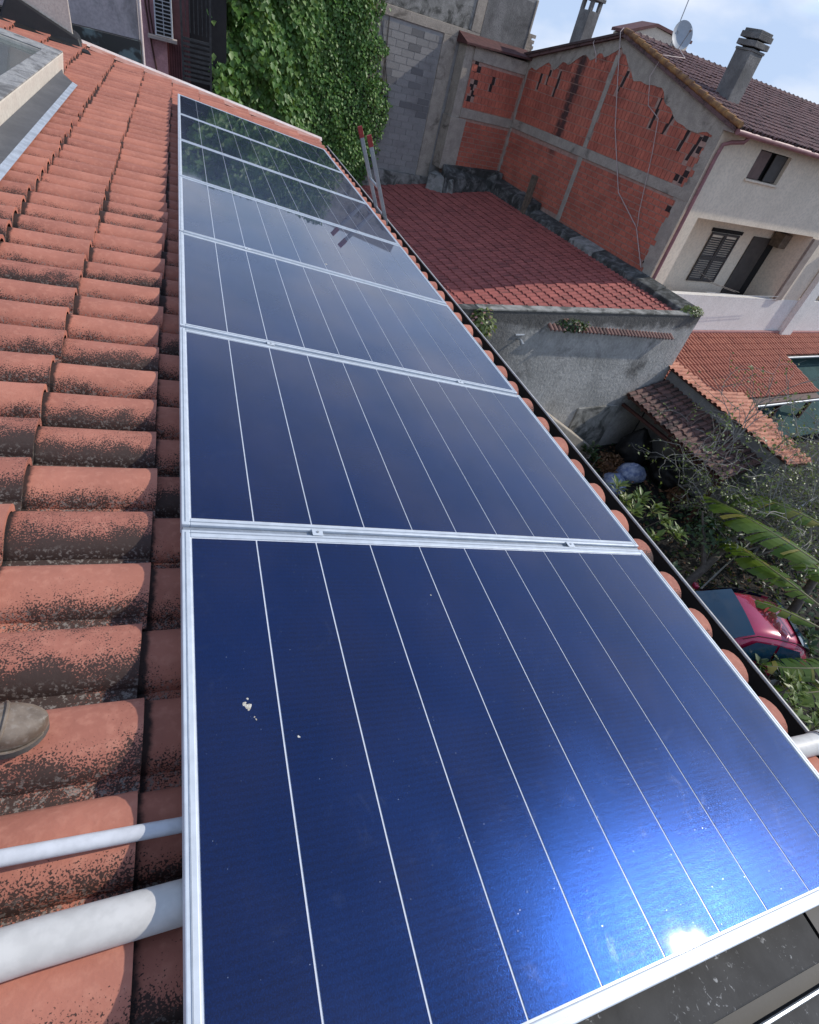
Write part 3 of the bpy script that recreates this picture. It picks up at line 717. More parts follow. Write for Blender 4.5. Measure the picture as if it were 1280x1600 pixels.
# ------------------------------------------------------------------ brick and cream house
SB, TF, TB = 14.72, 12.41, 21.89
RID_T, RID_Z, SLP = 17.4, 2.80, 0.235
def gz(t): return RID_Z - SLP * abs(t - RID_T)
bh = empty('brick_house', NB(SB + 5, 17, GZ), 'tall house with bare red brick gable and cream front', 'house')
m = MB(NB); top = [(SB, TF + .02, gz(TF)), (SB, RID_T, gz(RID_T)), (SB, TB + .6, gz(TB + .6))]
poly = [(SB, TB + .6, GZ), (SB, TF + .02, GZ)] + top
m.add(poly + [(SB + .28, t, z) for (_, t, z) in poly], [(0, 1, 2, 3, 4), (9, 8, 7, 6, 5)] + [(i, 5 + i, 5 + (i + 1) % 5, (i + 1) % 5) for i in range(5)])
m.build('gable_wall', MT['mortar'], bh)
BZ, BT = -0.38, 0.145                               # ring beam centre and half height
PT = 17.42                                          # middle pillar
holes = [(14.98, 1.65, 14.99, 0.83), (14.25, 1.46, 14.48, 0.69), (13.5, 1.29, 13.62, 0.46), (13.02, 1.02, 13.16, 0.40), (16.75, 2.0, 16.85, 1.45), (19.9, 1.55, 19.95, 0.75), (20.5, 1.5, 20.5, 1.0), (20.95, 1.35, 20.95, 0.85)]
small = [(12.86, 1.02), (12.88, .72), (12.92, .42), (12.95, .1), (12.97, -.08), (13.22, -.06), (12.95, -.86), (12.85, -2.4)]
def skip_g(a, b, z0, z1):
    for (ta, za, tb, zb) in holes:
        zc = (z0 + z1) / 2
        if zb < zc < za:
            tc = ta + (tb - ta) * (za - zc) / (za - zb)
            if a - 0.02 < tc < b + 0.02 and (b - a) < 0.2: return True
    for (t, z) in small:
        if a < t < b and z0 < z + .05 and z1 > z - .05: return True
    return False
jag = np.convolve(rng.uniform(-0.32, 0.30, 204), [.25, .5, .25], 'same')
def render_low(t):
    i = (t - 12) * 6; k = int(i); f = i - k
    d = 0.62 if t < RID_T else 0.42
    return gz(t) - d + jag[k] * (1 - f) + jag[k + 1] * f
bx = []
putg = lambda a, b, z0, z1: (SB - 0.014 - rng.uniform(0, .006), SB + .01, a, b, z0, z1)
bx += course_boxes(12.60, PT - .12, -2.72, lambda t: BZ - BT, 0.30, 0.165, 0.030, putg, skip_g)
bx += course_boxes(PT + .12, TB - .12, -2.45, lambda t: BZ - BT, 0.30, 0.165, 0.030, putg, skip_g)
up1 = course_boxes(12.60, PT - .11, BZ + BT + .01, lambda t: render_low(t) + .30, 0.17, 0.26, 0.022, putg, skip_g)
up2 = course_boxes(PT + .11, TB - .12, BZ + BT + .01, lambda t: render_low(t) + .30, 0.17, 0.26, 0.022, putg, skip_g)
wing_s0 = 12.22
putw = lambda a, b, z0, z1: (a, b, TB - 0.014 - rng.uniform(0, .006), TB + .01, z0, z1)
skip_w = lambda a, b, z0, z1: any(a < s < b and z0 < z + .06 and z1 > z - .06 for s, z in WH)
WH = [(12.42, 1.1), (12.56, 0.92), (12.40, .74), (12.56, .56), (12.42, .38), (12.56, .2), (12.42, .02), (12.38, -.14), (13.3, .75), (13.3, .6), (13.3, .45)]
wb = course_boxes(wing_s0 + .02, SB - .10, BZ + BT - .03, lambda s: 1.15, 0.17, 0.22, 0.018, putw, skip_w)
wb += course_boxes(wing_s0 + .32, SB - .10, -2.3, lambda s: BZ - BT - .05, 0.30, 0.165, 0.030, putw)
pieces(bh, 'brick', MT['brick'], bx + up1 + up2 + wb, 300)
# grooves and open brick ends: dark insets painted for the shade inside
for (ta, za, tb, zb) in holes:
    m = MB(NB); w_ = 0.055
    m.add([(SB - .004, ta - w_, za), (SB - .004, ta + w_, za), (SB - .004, tb + w_, zb), (SB - .004, tb - w_, zb), (SB + .02, ta - w_, za), (SB + .02, ta + w_, za), (SB + .02, tb + w_, zb), (SB + .02, tb - w_, zb)],
          [(0, 1, 2, 3), (0, 4, 5, 1), (1, 5, 6, 2), (2, 6, 7, 3), (3, 7, 4, 0)])
    m.build('wall_groove', MT['recess_shade'], bh)
for (t, z) in small:
    m = MB(NB); m.box(SB - .005, SB + .02, t - .1, t + .1, z - .085, z + .085); m.build('open_brick_end', MT['recess_shade'], bh)
for (s, z) in WH:
    m = MB(NB); m.box(s - .085, s + .085, TB - .005, TB + .02, z - .09, z + .09); m.build('open_brick_end', MT['recess_shade'], bh)
# concrete frame
def nbox(name, mat, *b, par=bh, bev=0.012):
    m = MB(NB); m.box(*b); return m.build(name, mat, par, bevel=bev)
nbox('ring_beam', MT['concrete'], SB - .035, SB + .02, 12.46, TB - .02, BZ - BT, BZ + BT)
nbox('pillar', MT['concrete'], SB - .030, SB + .02, PT - .11, PT + .11, -2.75, BZ - BT - .002)
nbox('pillar', MT['concrete'], SB - .030, SB + .02, PT - .10, PT + .10, BZ + BT + .002, 2.3)
nbox('pillar', MT['concrete'], SB - .028, SB + .02, TB - .10, TB - .005, -2.6, 1.5)
m = MB(NB); nseg = 26                                # rough corner pillar against the cream front
for i in range(nseg):
    z0, z1 = -2.9 + i * (4.3 / nseg), -2.9 + (i + 1) * (4.3 / nseg)
    m.box(SB - .026, SB + .02, TF + .012, 12.72 + rng.uniform(-.06, .12) + (0.12 if z1 < BZ else 0), z0, z1)
m.build('corner_pillar', MT['concrete'], bh)
m = MB(NB); N = 64                                   # rough render under the verge
for i in range(N):
    t0 = 12.44 + (TB + .2 - 12.44) * i / N; t1 = 12.44 + (TB + .2 - 12.44) * (i + 1) / N
    m.add([(SB - .03, t0, gz(t0) + .01), (SB - .03, t1, gz(t1) + .01), (SB - .03, t1, render_low(t1)), (SB - .03, t0, render_low(t0)),
           (SB + .0, t1, render_low(t1)), (SB + .0, t0, render_low(t0))], [(0, 1, 2, 3), (3, 2, 4, 5)])
m.build('rough_render', MT['concrete'], bh)
# wing
m = MB(NB); m.box(wing_s0, SB, TB, 22.48, GZ, 1.5); m.build('wing_wall', MT['mortar'], bh)
nbox('wing_beam', MT['concrete'], wing_s0 - .02, SB - .036, TB - .035, TB + .02, BZ - BT - .06, BZ + BT - .06)
nbox('wing_render', MT['concrete'], wing_s0 - .03, SB - .032, TB - .03, TB + .02, 1.13, 1.52)
nbox('corner_pillar', MT['concrete'], 11.80, wing_s0 + .30, TB - .05, 22.47, -2.35, -0.62)
nbox('pier', MT['concrete'], 11.85, wing_s0 - .001, TB + .02, 22.47, -0.62, 1.5)
m = MB(NB); m.prism([(11.72, TB - .16, 1.56), (SB + .1, TB - .16, 1.66), (SB + .1, 22.6, 1.9), (11.72, 22.6, 1.85)], [(11.72, TB - .16, 1.50), (SB + .1, TB - .16, 1.60), (SB + .1, 22.6, 1.6), (11.72, 22.6, 1.5)])
m.build('wing_roof', simple('dark_maroon_eave', (0.12, 0.045, 0.04), 0.8, 0.4, 6), bh)
# cream front
FT = TF; F2 = TF + .24
def fbox(name, mat, s0, s1, z0, z1, t0=FT, t1=F2, par=bh): return nbox(name, mat, s0, s1, t0, t1, z0, z1, par=par, bev=0)
LS, LE = 15.55, 22.6                                # loggia
WS0, WS1, WZ0, WZ1 = 16.78, 18.50, 0.38, 1.14
m = MB(NB)
m.box(SB + .002, LS, FT, F2, -3.21, -0.86); m.box(SB + .002, WS0, FT, F2, -0.86, 1.42); m.box(WS0, WS1, FT, F2, -0.86, WZ0); m.box(WS0, WS1, FT, F2, WZ1, 1.42); m.box(WS1, 31, FT, F2, -0.86, 1.42)
m.box(LE, 24.6, FT, F2, -3.21, -0.86); m.box(26.5, 31, FT, F2, -3.21, -0.86)
m.build('front_wall', MT['cream'], bh)
m = MB(NB); m.box(SB + .002, 31, FT - .012, F2, GZ, -3.21); m.build('lower_wall', MT['whitewall'], bh)
m = MB(NB); m.box(LS, 31, 13.60, 13.8, -4.4, -0.86); m.box(LS - .05, LS, F2, 13.6, -4.4, -0.86); m.box(LE, LE + .12, F2, 13.6, -4.4, -0.86); m.build('loggia_wall', MT['cream'], bh)
m = MB(NB); m.box(LS - .05, 31, F2, 13.8, -0.858, -0.70); m.build('loggia_ceiling', MT['cream'], bh)
m = MB(NB); m.box(LS - .05, 31, F2, 13.8, -4.5, -4.4); m.build('loggia_floor', MT['concrete'], bh)
nbox('pier', MT['whitewall'], 24.62, 25.4, 12.16, TF - .013, -4.62, -0.9)
nbox('pier', MT['tan'], LE + .02, LE + .5, 12.30, TF - .001, -3.2, -0.9)  # tan colour carries the shade on this pillar's side
nbox('eave_board', MT['tan'], SB - .1, 31, 12.02, TF, 1.30, 1.42)
# upper window with one shutter half open
nbox('window_void', MT['void'], WS0, WS1, F2 - .02, F2 + .02, WZ0, WZ1)
sh = nbox('shutter', MT['shutter2'], WS0 + .02, WS0 + .66, FT + .03, FT + .07, WZ0 + .02, WZ1 - .02)
nbox('shutter', MT['shutter'], WS1 - .68, WS1 - .02, FT + .10, FT + .14, WZ0 + .02, WZ1 - .02)
nbox('sill', MT['cream'], WS0 - .05, WS1 + .05, FT - .06, FT - .001, WZ0 - .06, WZ0)
def slatted(name, s0, s1, z0, z1, t, mat, matf):
    f = MB(NB); w_ = .07
    f.box(s0, s0 + w_, t - .04, t, z0, z1); f.box(s1 - w_, s1, t - .04, t, z0, z1); f.box(s0 + w_, s1 - w_, t - .04, t, z0, z0 + w_); f.box(s0 + w_, s1 - w_, t - .04, t, z1 - w_, z1)
    f.box(s0 + w_, s1 - w_, t - .04, t, (z0 + z1) / 2 - .04, (z0 + z1) / 2 + .04)
    fo = f.build(name, matf, bh)
    z = z0 + w_ + .03
    while z < z1 - w_ - .03:
        if abs(z - (z0 + z1) / 2) > .06:
            q = MB(NB); q.add([(s0 + w_, t - .035, z - .022), (s1 - w_, t - .035, z - .022), (s1 - w_, t - .008, z + .022), (s0 + w_, t - .008, z + .022)], [(0, 1, 2, 3)]); q.build('slat', mat, fo)
        z += .075
slatted('shutter', 18.38, 19.22, -3.12, -1.42, 13.58, MT['shutter'], MT['shutter']); slatted('shutter', 19.24, 20.06, -3.12, -1.42, 13.58, MT['shutter'], MT['shutter'])
nbox('shutter_box', MT['void'], 18.30, 20.15, 13.54, 13.598, -1.40, -1.28)
nbox('door', MT['void'], 22.1, 22.55, 13.55, 13.598, -4.4, -1.40); 
nbox('door', MT['shutter'], 20.95, 22.1, 13.55, 13.598, -4.4, -1.36)
nbox('blind_box', MT['wood'], 22.05, 22.55, 13.1, 13.54, -1.55, -1.05)
# clothes lines on brackets
for z in (-3.0, -3.12):
    m = MB(NB); m.tube([(17.7, 12.15, z), (20.0, 12.12, z - .03), (22.4, 12.15, z)], 0.008, 5); m.build('clothes_line', MT['galv'], bh)
m = MB(NB); m.tube([(16.6, 12.40, -2.3), (17.6, 12.1, -2.62)], 0.012, 6); m.tube([(17.5, 12.0, -2.62), (19.2, 11.9, -2.85)], 0.01, 5); m.tube([(17.5, 12.15, -2.66), (19.2, 12.05, -2.9)], 0.01, 5); m.build('airer', MT['shutter'], bh)
# roof
X_f = Vector(NB(0, -1, -SLP - .027)); X_f = X_f - Vector((0, 0, 0)); 
fr_slope = (2.86 - 1.46) / (RID_T - 12.02)
m = MB(NB); m.prism([(SB - .16, RID_T, 2.84), (31, RID_T, 2.84), (31, 12.0, 1.44), (SB - .16, 12.0, 1.44)], [(SB - .16, RID_T, 2.74), (31, RID_T, 2.74), (31, 12.0, 1.34), (SB - .16, 12.0, 1.34)])
m.prism([(SB - .16, RID_T, 2.84), (31, RID_T, 2.84), (31, 22.9, 1.5), (SB - .16, 22.9, 1.5)], [(SB - .16, RID_T, 2.74), (31, RID_T, 2.74), (31, 22.9, 1.4), (SB - .16, 22.9, 1.4)])
rf = m.build('roof', MT['purpletile'], bh)
Xf = Vector(NB(0, -1, -fr_slope)); Yf = Vector(NB(1, 0, 0))
tile_roof(bh, MT['purpletile'], NB(SB - .12, RID_T, 2.85), Xf, Yf, 66, 17, 0.2, 0.335, h=0.06, tilt=0.025, single=0, segs=6, chan=0.3, jit=0.012)
m = MB(NB)
for i in range(44):
    s = SB - .15 + i * .33; m.tube([(s, RID_T, 2.86), (s + .30, RID_T, 2.86), (s + .36, RID_T, 2.885)], [0.085, 0.095, 0.105], 8)
m.build('ridge_tile', MT['purpletile'], rf, smooth=True, kind='stuff')
for i in range(18):
    f0, f1 = i / 18, (i + 1) / 18 + .01
    t0, t1 = RID_T - (RID_T - 11.95) * f0, RID_T - (RID_T - 11.95) * f1
    z0, z1 = 2.86 - 1.40 * f0 + .03, 2.86 - 1.40 * f1 + .06
    m = MB(NB); m.tube([(SB - .13, t0, z0), (SB - .13, t1, z1)], [0.075, 0.085], 8); m.build('verge_tile', MT['verge'], rf, smooth=True)
m = MB(NB); m.prism([(SB - .2, RID_T, 2.86), (SB - .02, RID_T, 2.86), (SB - .02, 22.3, 1.72), (SB - .2, 22.3, 1.72)], [(SB - .2, RID_T, 2.79), (SB - .02, RID_T, 2.79), (SB - .02, 22.3, 1.65), (SB - .2, 22.3, 1.65)])
m.build('verge_board', simple('dark_verge', (0.10, 0.06, 0.055), 0.8, 0.4, 6), rf)
# gutter and pipe
m = MB(NB); m.tube([(SB - .1, 11.93, 1.36), (31, 11.93, 1.40)], 0.075, 10); m.build('gutter', MT['pinkpipe'], bh, smooth=True)
m = MB(NB); m.tube([(15.25, 11.95, 1.30), (15.22, 12.0, 1.18), (14.98, 12.2, 1.10), (14.86, 12.33, 1.0), (14.83, 12.34, 0.7), (14.83, 12.34, -3.0), (14.83, 12.34, GZ)], 0.055, 10); m.build('downpipe', MT['pinkpipe'], bh, smooth=True)
# chimneys
def chimney(s0, s1, t0, t1, z0, z1, capz):
    c = nbox('chimney', MT['darkplaster'], s0, s1, t0, t1, z0, z1, par=bh)
    for (za, zb, g_) in capz: nbox('chimney_cap', MT['darkplaster'], s0 - g_, s1 + g_, t0 - g_, t1 + g_, za, zb, par=c)
    return c
chimney(16.0, 16.58, 13.75, 14.30, 1.7, 3.10, ((3.10, 3.16, .02), (3.20, 3.33, .045), (3.37, 3.50, .04), (3.50, 3.57, .0)))
nbox('chimney_core', MT['void'], 16.1, 16.48, 13.85, 14.2, 3.0, 3.45)
chimney(16.0, 16.5, 20.98, 21.55, 1.6, 3.38, ((3.66, 3.76, .06),))
for (s, t) in ((16.0, 20.98), (16.38, 20.98), (16.0, 21.43), (16.38, 21.43)): nbox('chimney_post', MT['darkplaster'], s, s + .12, t, t + .12, 3.38, 3.66, bev=0)
# cables down the gable
def cable(label, pts, r=0.014):
    m = MB(NB); m.tube(pts, r, 6); return tag(m.build('hanging_cable', MT['cable'], None, smooth=True), label, 'cable')
cable('long pale cable hanging from the gable peak down to the low roof', [(SB - .1, 17.55, 2.95), (SB - .22, 17.5, 2.84), (SB - .1, 17.2, 2.1), (SB - .09, 16.3, 0.56), (SB - .09, 15.06, -.99), (SB - .09, 13.73, -1.65), (SB - .08, 12.85, -2.6)])
cable('cable looping over the tiled verge then down the brickwork', [(16.4, 16.7, 2.9), (15.4, 15.4, 2.62), (SB - .2, 15.45, 2.52), (SB - .14, 15.68, 2.0), (SB - .1, 15.32, 1.34), (SB - .1, 14.73, 1.12), (SB - .09, 14.39, .28), (SB - .09, 13.9, -1.22), (SB - .09, 13.70, -1.62)], .012)
cable('short pale cable end dangling left of the gable peak', [(SB - .1, 18.6, 2.6), (SB - .23, 18.55, 2.45), (SB - .12, 18.35, 2.2), (SB - .09, 18.25, 2.0)])
# dish and mast
de = empty('satellite_dish', NB(16.85, 17.3, 2.9), 'round grey satellite dish on a pole behind the roof ridge', 'satellite dish')
m = MB(NB); dn = Vector((-.35, -.85, .35)).normalized(); du = dn.cross(Vector((0, 0, 1))).normalized(); dv = du.cross(dn); ctr = Vector((16.98, 17.3, 3.28)); rings = 6; n = 24; P = [tuple(ctr - dn * .07)]
for i in range(1, rings + 1):
    r = .36 * i / rings
    for k in range(n): P.append(tuple(ctr + du * r * math.cos(2 * math.pi * k / n) + dv * r * 1.08 * math.sin(2 * math.pi * k / n) + dn * (.07 * ((i / rings) ** 2 - 1))))
F = [(0, 1 + k, 1 + (k + 1) % n) for k in range(n)] + [(1 + (i - 1) * n + k, 1 + i * n + k, 1 + i * n + (k + 1) % n, 1 + (i - 1) * n + (k + 1) % n) for i in range(1, rings) for k in range(n)]
m.add(P, F); do = m.build('reflector', MT['dish'], de, smooth=True, fix=False)
m = MB(NB); m.tube([tuple(ctr - dv * .36), tuple(ctr + dn * .42 - dv * .05)], .014, 6); m.tube([tuple(ctr + dn * .40 - dv * .05), tuple(ctr + dn * .50 - dv * .03)], .035, 8); m.build('receiver_arm', MT['galv'], de)
m = MB(NB); m.tube([(16.86, 17.42, 2.78), (16.86, 17.42, 3.35)], .022, 8); m.build('pole', MT['galv'], de)
m = MB(NB); m.tube([(16.86, 17.5, 3.0), (16.80, 17.5, 4.9)], .016, 6); m.tube([(16.86, 17.5, 2.75), (16.86, 17.5, 3.02)], .022, 6)
tag(m.build('antenna_mast', MT['galv'], None), 'thin metal antenna mast rising behind the satellite dish', 'antenna')
# far cream house behind the ridge
fh = empty('cream_house', NB(25, 28, GZ), 'small cream gable showing behind the ridge of the brick house', 'house')
m = MB(NB); m.add([(22.9, 26, GZ), (27.2, 26, GZ), (27.2, 26, 4.05), (24.55, 26, 4.2), (22.9, 26, 3.6), (22.9, 26.9, GZ), (27.2, 26.9, GZ), (27.2, 26.9, 4.05), (24.55, 26.9, 4.2), (22.9, 26.9, 3.6)], [(0, 1, 2, 3, 4), (9, 8, 7, 6, 5), (1, 6, 7, 2), (0, 4, 9, 5)])
m.build('wall', MT['cream'], fh)
m = MB(NB); m.prism([(22.8, 25.9, 3.74), (24.55, 25.9, 4.32), (24.55, 27, 4.32), (22.8, 27, 3.74)], [(22.8, 25.9, 3.62), (24.55, 25.9, 4.2), (24.55, 27, 4.2), (22.8, 27, 3.62)])
m.prism([(24.55, 25.9, 4.32), (27.3, 25.9, 4.22), (27.3, 27, 4.22), (24.55, 27, 4.32)], [(24.55, 25.9, 4.2), (27.3, 25.9, 4.1), (27.3, 27, 4.1), (24.55, 27, 4.2)])
m.build('roof', simple('maroon_roof_edge', (0.17, 0.07, 0.065), 0.8), fh)

# ------------------------------------------------------------------ grey block wall
TBK = 22.5
bw = empty('block_wall', NB(8, 22.7, GZ), 'tall unplastered grey concrete block wall with concrete posts', 'wall')
m = MB(NB); m.box(0.5, 14.78, TBK, TBK + .3, GZ, 3.22); m.box(0.5, 12.2, TBK, TBK + .3, 3.2201, 3.9); m.build('wall_core', MT['greymortar'], bw)
bl = course_boxes(7.9, 11.14, -2.80, lambda s: 1.58 + 0.0 * s, 0.50, 0.205, 0.018, lambda a, b, z0, z1: (a, b, TBK - .012 - rng.uniform(0, .008), TBK + .01, z0, z1))
pieces(bw, 'block', MT['block'], bl, 300)
nb2 = dict(par=bw)
nbox('post', MT['concrete'], 11.16, 11.72, TBK - .05, TBK + .01, -3.0, 1.60, **nb2)
nbox('beam', MT['concrete'], 2.0, 12.62, TBK - .045, TBK + .01, 1.602, 1.88, **nb2)
nbox('post', MT['concrete'], 12.22, 12.62, TBK - .05, TBK + .01, 1.882, 3.2, **nb2)
nbox('upper_panel', MT['darkplaster'], 12.64, 14.72, TBK - .03, TBK + .01, 1.2, 3.17, **nb2)
nbox('upper_panel', MT['coping'], 2.0, 12.20, TBK - .02, TBK + .01, 1.882, 3.2, **nb2)
nbox('wall_edge', MT['concrete'], 14.724, 14.80, TBK - .05, TBK + .32, 1.2, 3.26, **nb2)
nbox('base_ledge', MT['coping'], 7.0, 11.78, TBK - .14, TBK - .014, -3.6, -2.82, **nb2)
m = MB(NB)
for i in range(9): m.box(14.72 + rng.uniform(0, .1), 15.0 + rng.uniform(0, .25), TBK + .05, TBK + .4, 1.6 + i * .08, 1.7 + i * .08)
m.build('broken_edge', MT['concrete'], bw)

# ------------------------------------------------------------------ low building with the red roof
shd = empty('red_roofed_shed', NB(9, 16, GZ), 'low building with dull red tile roof behind a rough grey wall', 'outbuilding')
TS = 10.01; PTZ = -2.93
def rz(s, t): return -3.06 + 0.14 * (s - 14.0) + 0.025 * (t - 11.0)
m = MB(NB); m.box(3.2, 14.62, TS, TS + .28, GZ, PTZ); m.build('front_wall', MT['greystucco'], shd)
m = MB(NB); m.box(14.30, 14.62, TS + .28, 22.4, GZ, -3.0); m.box(3.2, 3.45, TS + .28, 22.4, GZ, -4.7); m.build('side_wall', MT['greystucco'], shd)
nbox('coping', MT['coping'], 6.3, 14.66, TS - .02, TS + .24, PTZ + .001, PTZ + .05, par=shd)
nbox('coping', MT['blackcoping'], 3.2, 6.28, TS - .02, TS + .24, PTZ + .001, PTZ + .04, par=shd)
# black stained kerb along the brick house
tt = [10.26, 11.6, 13.2, 14.6, 15.9, 17.2, 18.5, 19.8, 21.3]
for i in range(len(tt) - 1):
    m = MB(NB); t0, t1 = tt[i] + .005, tt[i + 1] - .005; o0 = rng.uniform(-.03, .03); z0, z1 = rz(14.2, t0) + .20 + o0, rz(14.2, t1) + .20 + o0
    if i > 5: z0 += .22; z1 += .26
    m.prism([(14.12, t0, z0 - .05), (14.66, t0, z0 + .08), (14.66, t1, z1 + .08), (14.12, t1, z1 - .05)], [(14.06, t0, z0 - .5), (14.66, t0, z0 - .5), (14.66, t1, z1 - .5), (14.06, t1, z1 - .5)])
    m.build('kerb', MT['coping'] if i == 3 else MT['blackcoping'], shd, bevel=0.03)
m = MB(NB); m.prism([(14.2, 21.3, -2.1), (14.6, 21.3, -2.05), (14.6, 21.8, -2.05), (11.9, 21.8, -2.15), (11.9, 21.35, -2.5), (13.9, 21.45, -2.35)], [(14.2, 21.2, -3.2), (14.6, 21.2, -3.2), (14.6, 21.8, -3.2), (11.9, 21.8, -3.3), (11.85, 21.2, -3.3), (13.9, 21.3, -3.2)])
m.build('kerb', MT['blackcoping'], shd, bevel=0.05)
m = MB(NB); m.prism([(11.4, 21.9, -2.55), (12.2, 21.2, -2.6), (12.4, 21.5, -2.5), (11.9, 22.3, -2.5)], [(11.3, 21.8, -3.3), (12.2, 21.0, -3.3), (12.5, 21.4, -3.3), (11.9, 22.3, -3.3)])
m.build('rubble', MT['coping'], shd, bevel=0.06)
# roof: barrels run down to the left
m = MB(NB); m.prism([(14.2, TS + .25, rz(14.2, TS + .25) - .03), (14.2, 22.4, rz(14.2, 22.4) - .03), (3.4, 22.4, rz(3.4, 22.4) - .03), (3.4, TS + .25, rz(3.4, TS + .25) - .03)],
                    [(14.2, TS + .25, rz(14.2, TS + .25) - .2), (14.2, 22.4, rz(14.2, 22.4) - .2), (3.4, 22.4, rz(3.4, 22.4) - .2), (3.4, TS + .25, rz(3.4, TS + .25) - .2)])
m.build('roof_deck', MT['redtile'], shd)
Xs = Vector(NB(-1, 0, -0.14)); Ys = Vector(NB(0, 1, 0.025))
def keep_shed(i, k):
    s = 14.2 - (k + .5) * .36; t = TS + .25 + i * .2
    return not (t > 21.2 and s > 11.7)
tile_roof(shd, MT['redtile'], NB(14.2, TS + .25, rz(14.2, TS + .25) - .02), Xs, Ys, 61, 30, 0.2, 0.36, h=0.05, tilt=0.028, single=300, segs=6, chan=0.12, keep=keep_shed, jit=0.009)
# row of small tiles let into the front wall
ns = 36
for i in range(ns):
    f = i / (ns - 1); s = 8.62 + (13.62 - 8.62) * f; z = -3.34 - .27 * f
    if 3 < i < 6: continue
    m = MB(NB); n = 6; P = []
    for (dt, dz) in ((0.0, .09), (-.20, 0.0)):
        for k in range(n + 1):
            a = math.pi * k / n; P.append((s - .062 * math.cos(a), TS + dt, z + dz + .05 * math.sin(a)))
    m.add(P, [(k, k + 1, n + 2 + k, n + 1 + k) for k in range(n)]); m.build('ledge_tile', MT['browntile'], shd, smooth=True, fix=False)
nbox('ledge', MT['coping'], 8.55, 13.7, TS - .13, TS - .001, -3.72, -3.655, par=shd) if False else None
m = MB(NB); m.tube([(7.75, TS, -3.62), (7.75, TS - .12, -3.60), (7.78, TS - .2, -3.68)], [.03, .03, .06], 8); m.tube([(7.62, TS - .01, -3.52), (7.9, TS - .01, -3.52)], .03, 6)
m.build('wall_lamp', MT['galv'], shd)
nbox('patch_ledge', MT['coping'], 11.2, 13.05, TS - .06, TS - .001, GZ, -5.9, par=shd, bev=.05)
po = MB(NB); po.box(14.0, 14.17, 18.62, 18.86, -2.95, -1.52); tag(po.build('wooden_post', MT['wood'], None, bevel=.02), 'short weathered wooden post standing on the red roof edge by the bricks', 'post')

# ------------------------------------------------------------------ brown canopy, garden wall, orange lean-to
gw = empty('garden_wall', NB(14.8, 8, GZ), 'grey rendered wall between the brown canopy and orange roof', 'wall')
m = MB(NB); m.prism([(14.70, 5.6, -5.06), (14.95, 5.6, -5.08), (14.95, TS - .01, -4.76), (14.70, TS - .01, -4.74)], [(14.70, 5.6, GZ), (14.95, 5.6, GZ), (14.95, TS - .01, GZ), (14.70, TS - .01, GZ)])
m.build('wall', stucco('grey_wall_render', (0.25, 0.25, 0.245), (0.20, 0.20, 0.195), (0.08, 0.08, 0.075), 0.6, 0.8, 1.0, bump=.3), gw)
cp = empty('tiled_canopy', NB(13.9, 8, GZ), 'lean-to canopy of old brown tiles over the garden corner', 'canopy')
def cz(s, t): return -5.07 - (14.68 - s) * .26 + (t - 9.95) * .075
m = MB(NB); m.prism([(14.68, 5.95, cz(14.68, 5.95) - .03), (14.68, 9.98, cz(14.68, 9.98) - .03), (13.12, 9.98, cz(13.12, 9.98) - .03), (13.12, 5.95, cz(13.12, 5.95) - .03)],
                    [(14.68, 5.95, cz(14.68, 5.95) - .09), (14.68, 9.98, cz(14.68, 9.98) - .09), (13.12, 9.98, cz(13.12, 9.98) - .09), (13.12, 5.95, cz(13.12, 5.95) - .09)])
m.build('deck', MT['redwood'], cp)
tile_roof(cp, MT['browntile'], NB(14.68, 5.95, cz(14.68, 5.95) - .02), NB(-1, 0, -.26), NB(0, 1, .075), 20, 5, 0.2, 0.33, h=0.055, tilt=.03, single=300, segs=7, jit=.015)
nbox('beam', MT['redwood'], 13.16, 13.28, 5.95, 9.98, cz(13.2, 5.95) - .20, cz(13.2, 5.95) - .11, par=cp)
nbox('post', MT['redwood'], 13.17, 13.29, 6.0, 6.12, GZ, cz(13.2, 6.0) - .15, par=cp)
for i in range(7):
    t = 6.1 + i * .62; m = MB(NB); m.add([(13.14, t, cz(13.14, t) - .16), (14.68, t, cz(14.68, t) - .16), (14.68, t + .07, cz(14.68, t) - .16), (13.14, t + .07, cz(13.14, t) - .16), (13.14, t, cz(13.14, t) - .095), (14.68, t, cz(14.68, t) - .095), (14.68, t + .07, cz(14.68, t) - .095), (13.14, t + .07, cz(13.14, t) - .095)],
        [(3, 2, 1, 0), (4, 5, 6, 7), (0, 1, 5, 4), (1, 2, 6, 5), (2, 3, 7, 6), (3, 0, 4, 7)]); m.build('rafter', MT['redwood'], cp)
ol = empty('orange_lean_to', NB(19, 10, GZ), 'orange tiled lean-to roof round a courtyard below the cream house', 'roof')
MS = math.tan(math.radians(15.0))
def mz(t): return -4.60 - MS * (12.40 - t)
m = MB(NB); m.prism([(15.0, 12.39, mz(12.39) - .03), (31, 12.39, mz(12.39) - .03), (31, 11.02, mz(11.02) - .03), (23.45, 11.02, mz(11.02) - .03), (23.45, 8.82, mz(8.82) - .03), (18.0, 8.82, mz(8.82) - .03), (15.0, 11.2, mz(11.2) - .03)],
                    [(15.0, 12.39, mz(12.39) - .1), (31, 12.39, mz(12.39) - .1), (31, 11.02, mz(11.02) - .1), (23.45, 11.02, mz(11.02) - .1), (23.45, 8.82, mz(8.82) - .1), (18.0, 8.82, mz(8.82) - .1), (15.0, 11.2, mz(11.2) - .1)])
m.build('deck', MT['redwood'], ol)
def vall(t): return 15.0          # valley between the two slopes
def keep_m(i, k):
    s = 15.0 + i * .2; t = 12.36 - (k + 1) * .34
    if s > 23.4 and t < 10.9: return False
    if t < 8.72: return False
    return s + .1 > vall(t + .1)
tile_roof(ol, MT['orangetile'], NB(15.0, 12.36, mz(12.36) - .02), NB(0, -1, -MS), NB(1, 0, 0), 72, 11, 0.2, 0.34, h=0.055, tilt=.025, single=0, segs=6, chan=.3, keep=keep_m, jit=.008)
OSL = 0.09
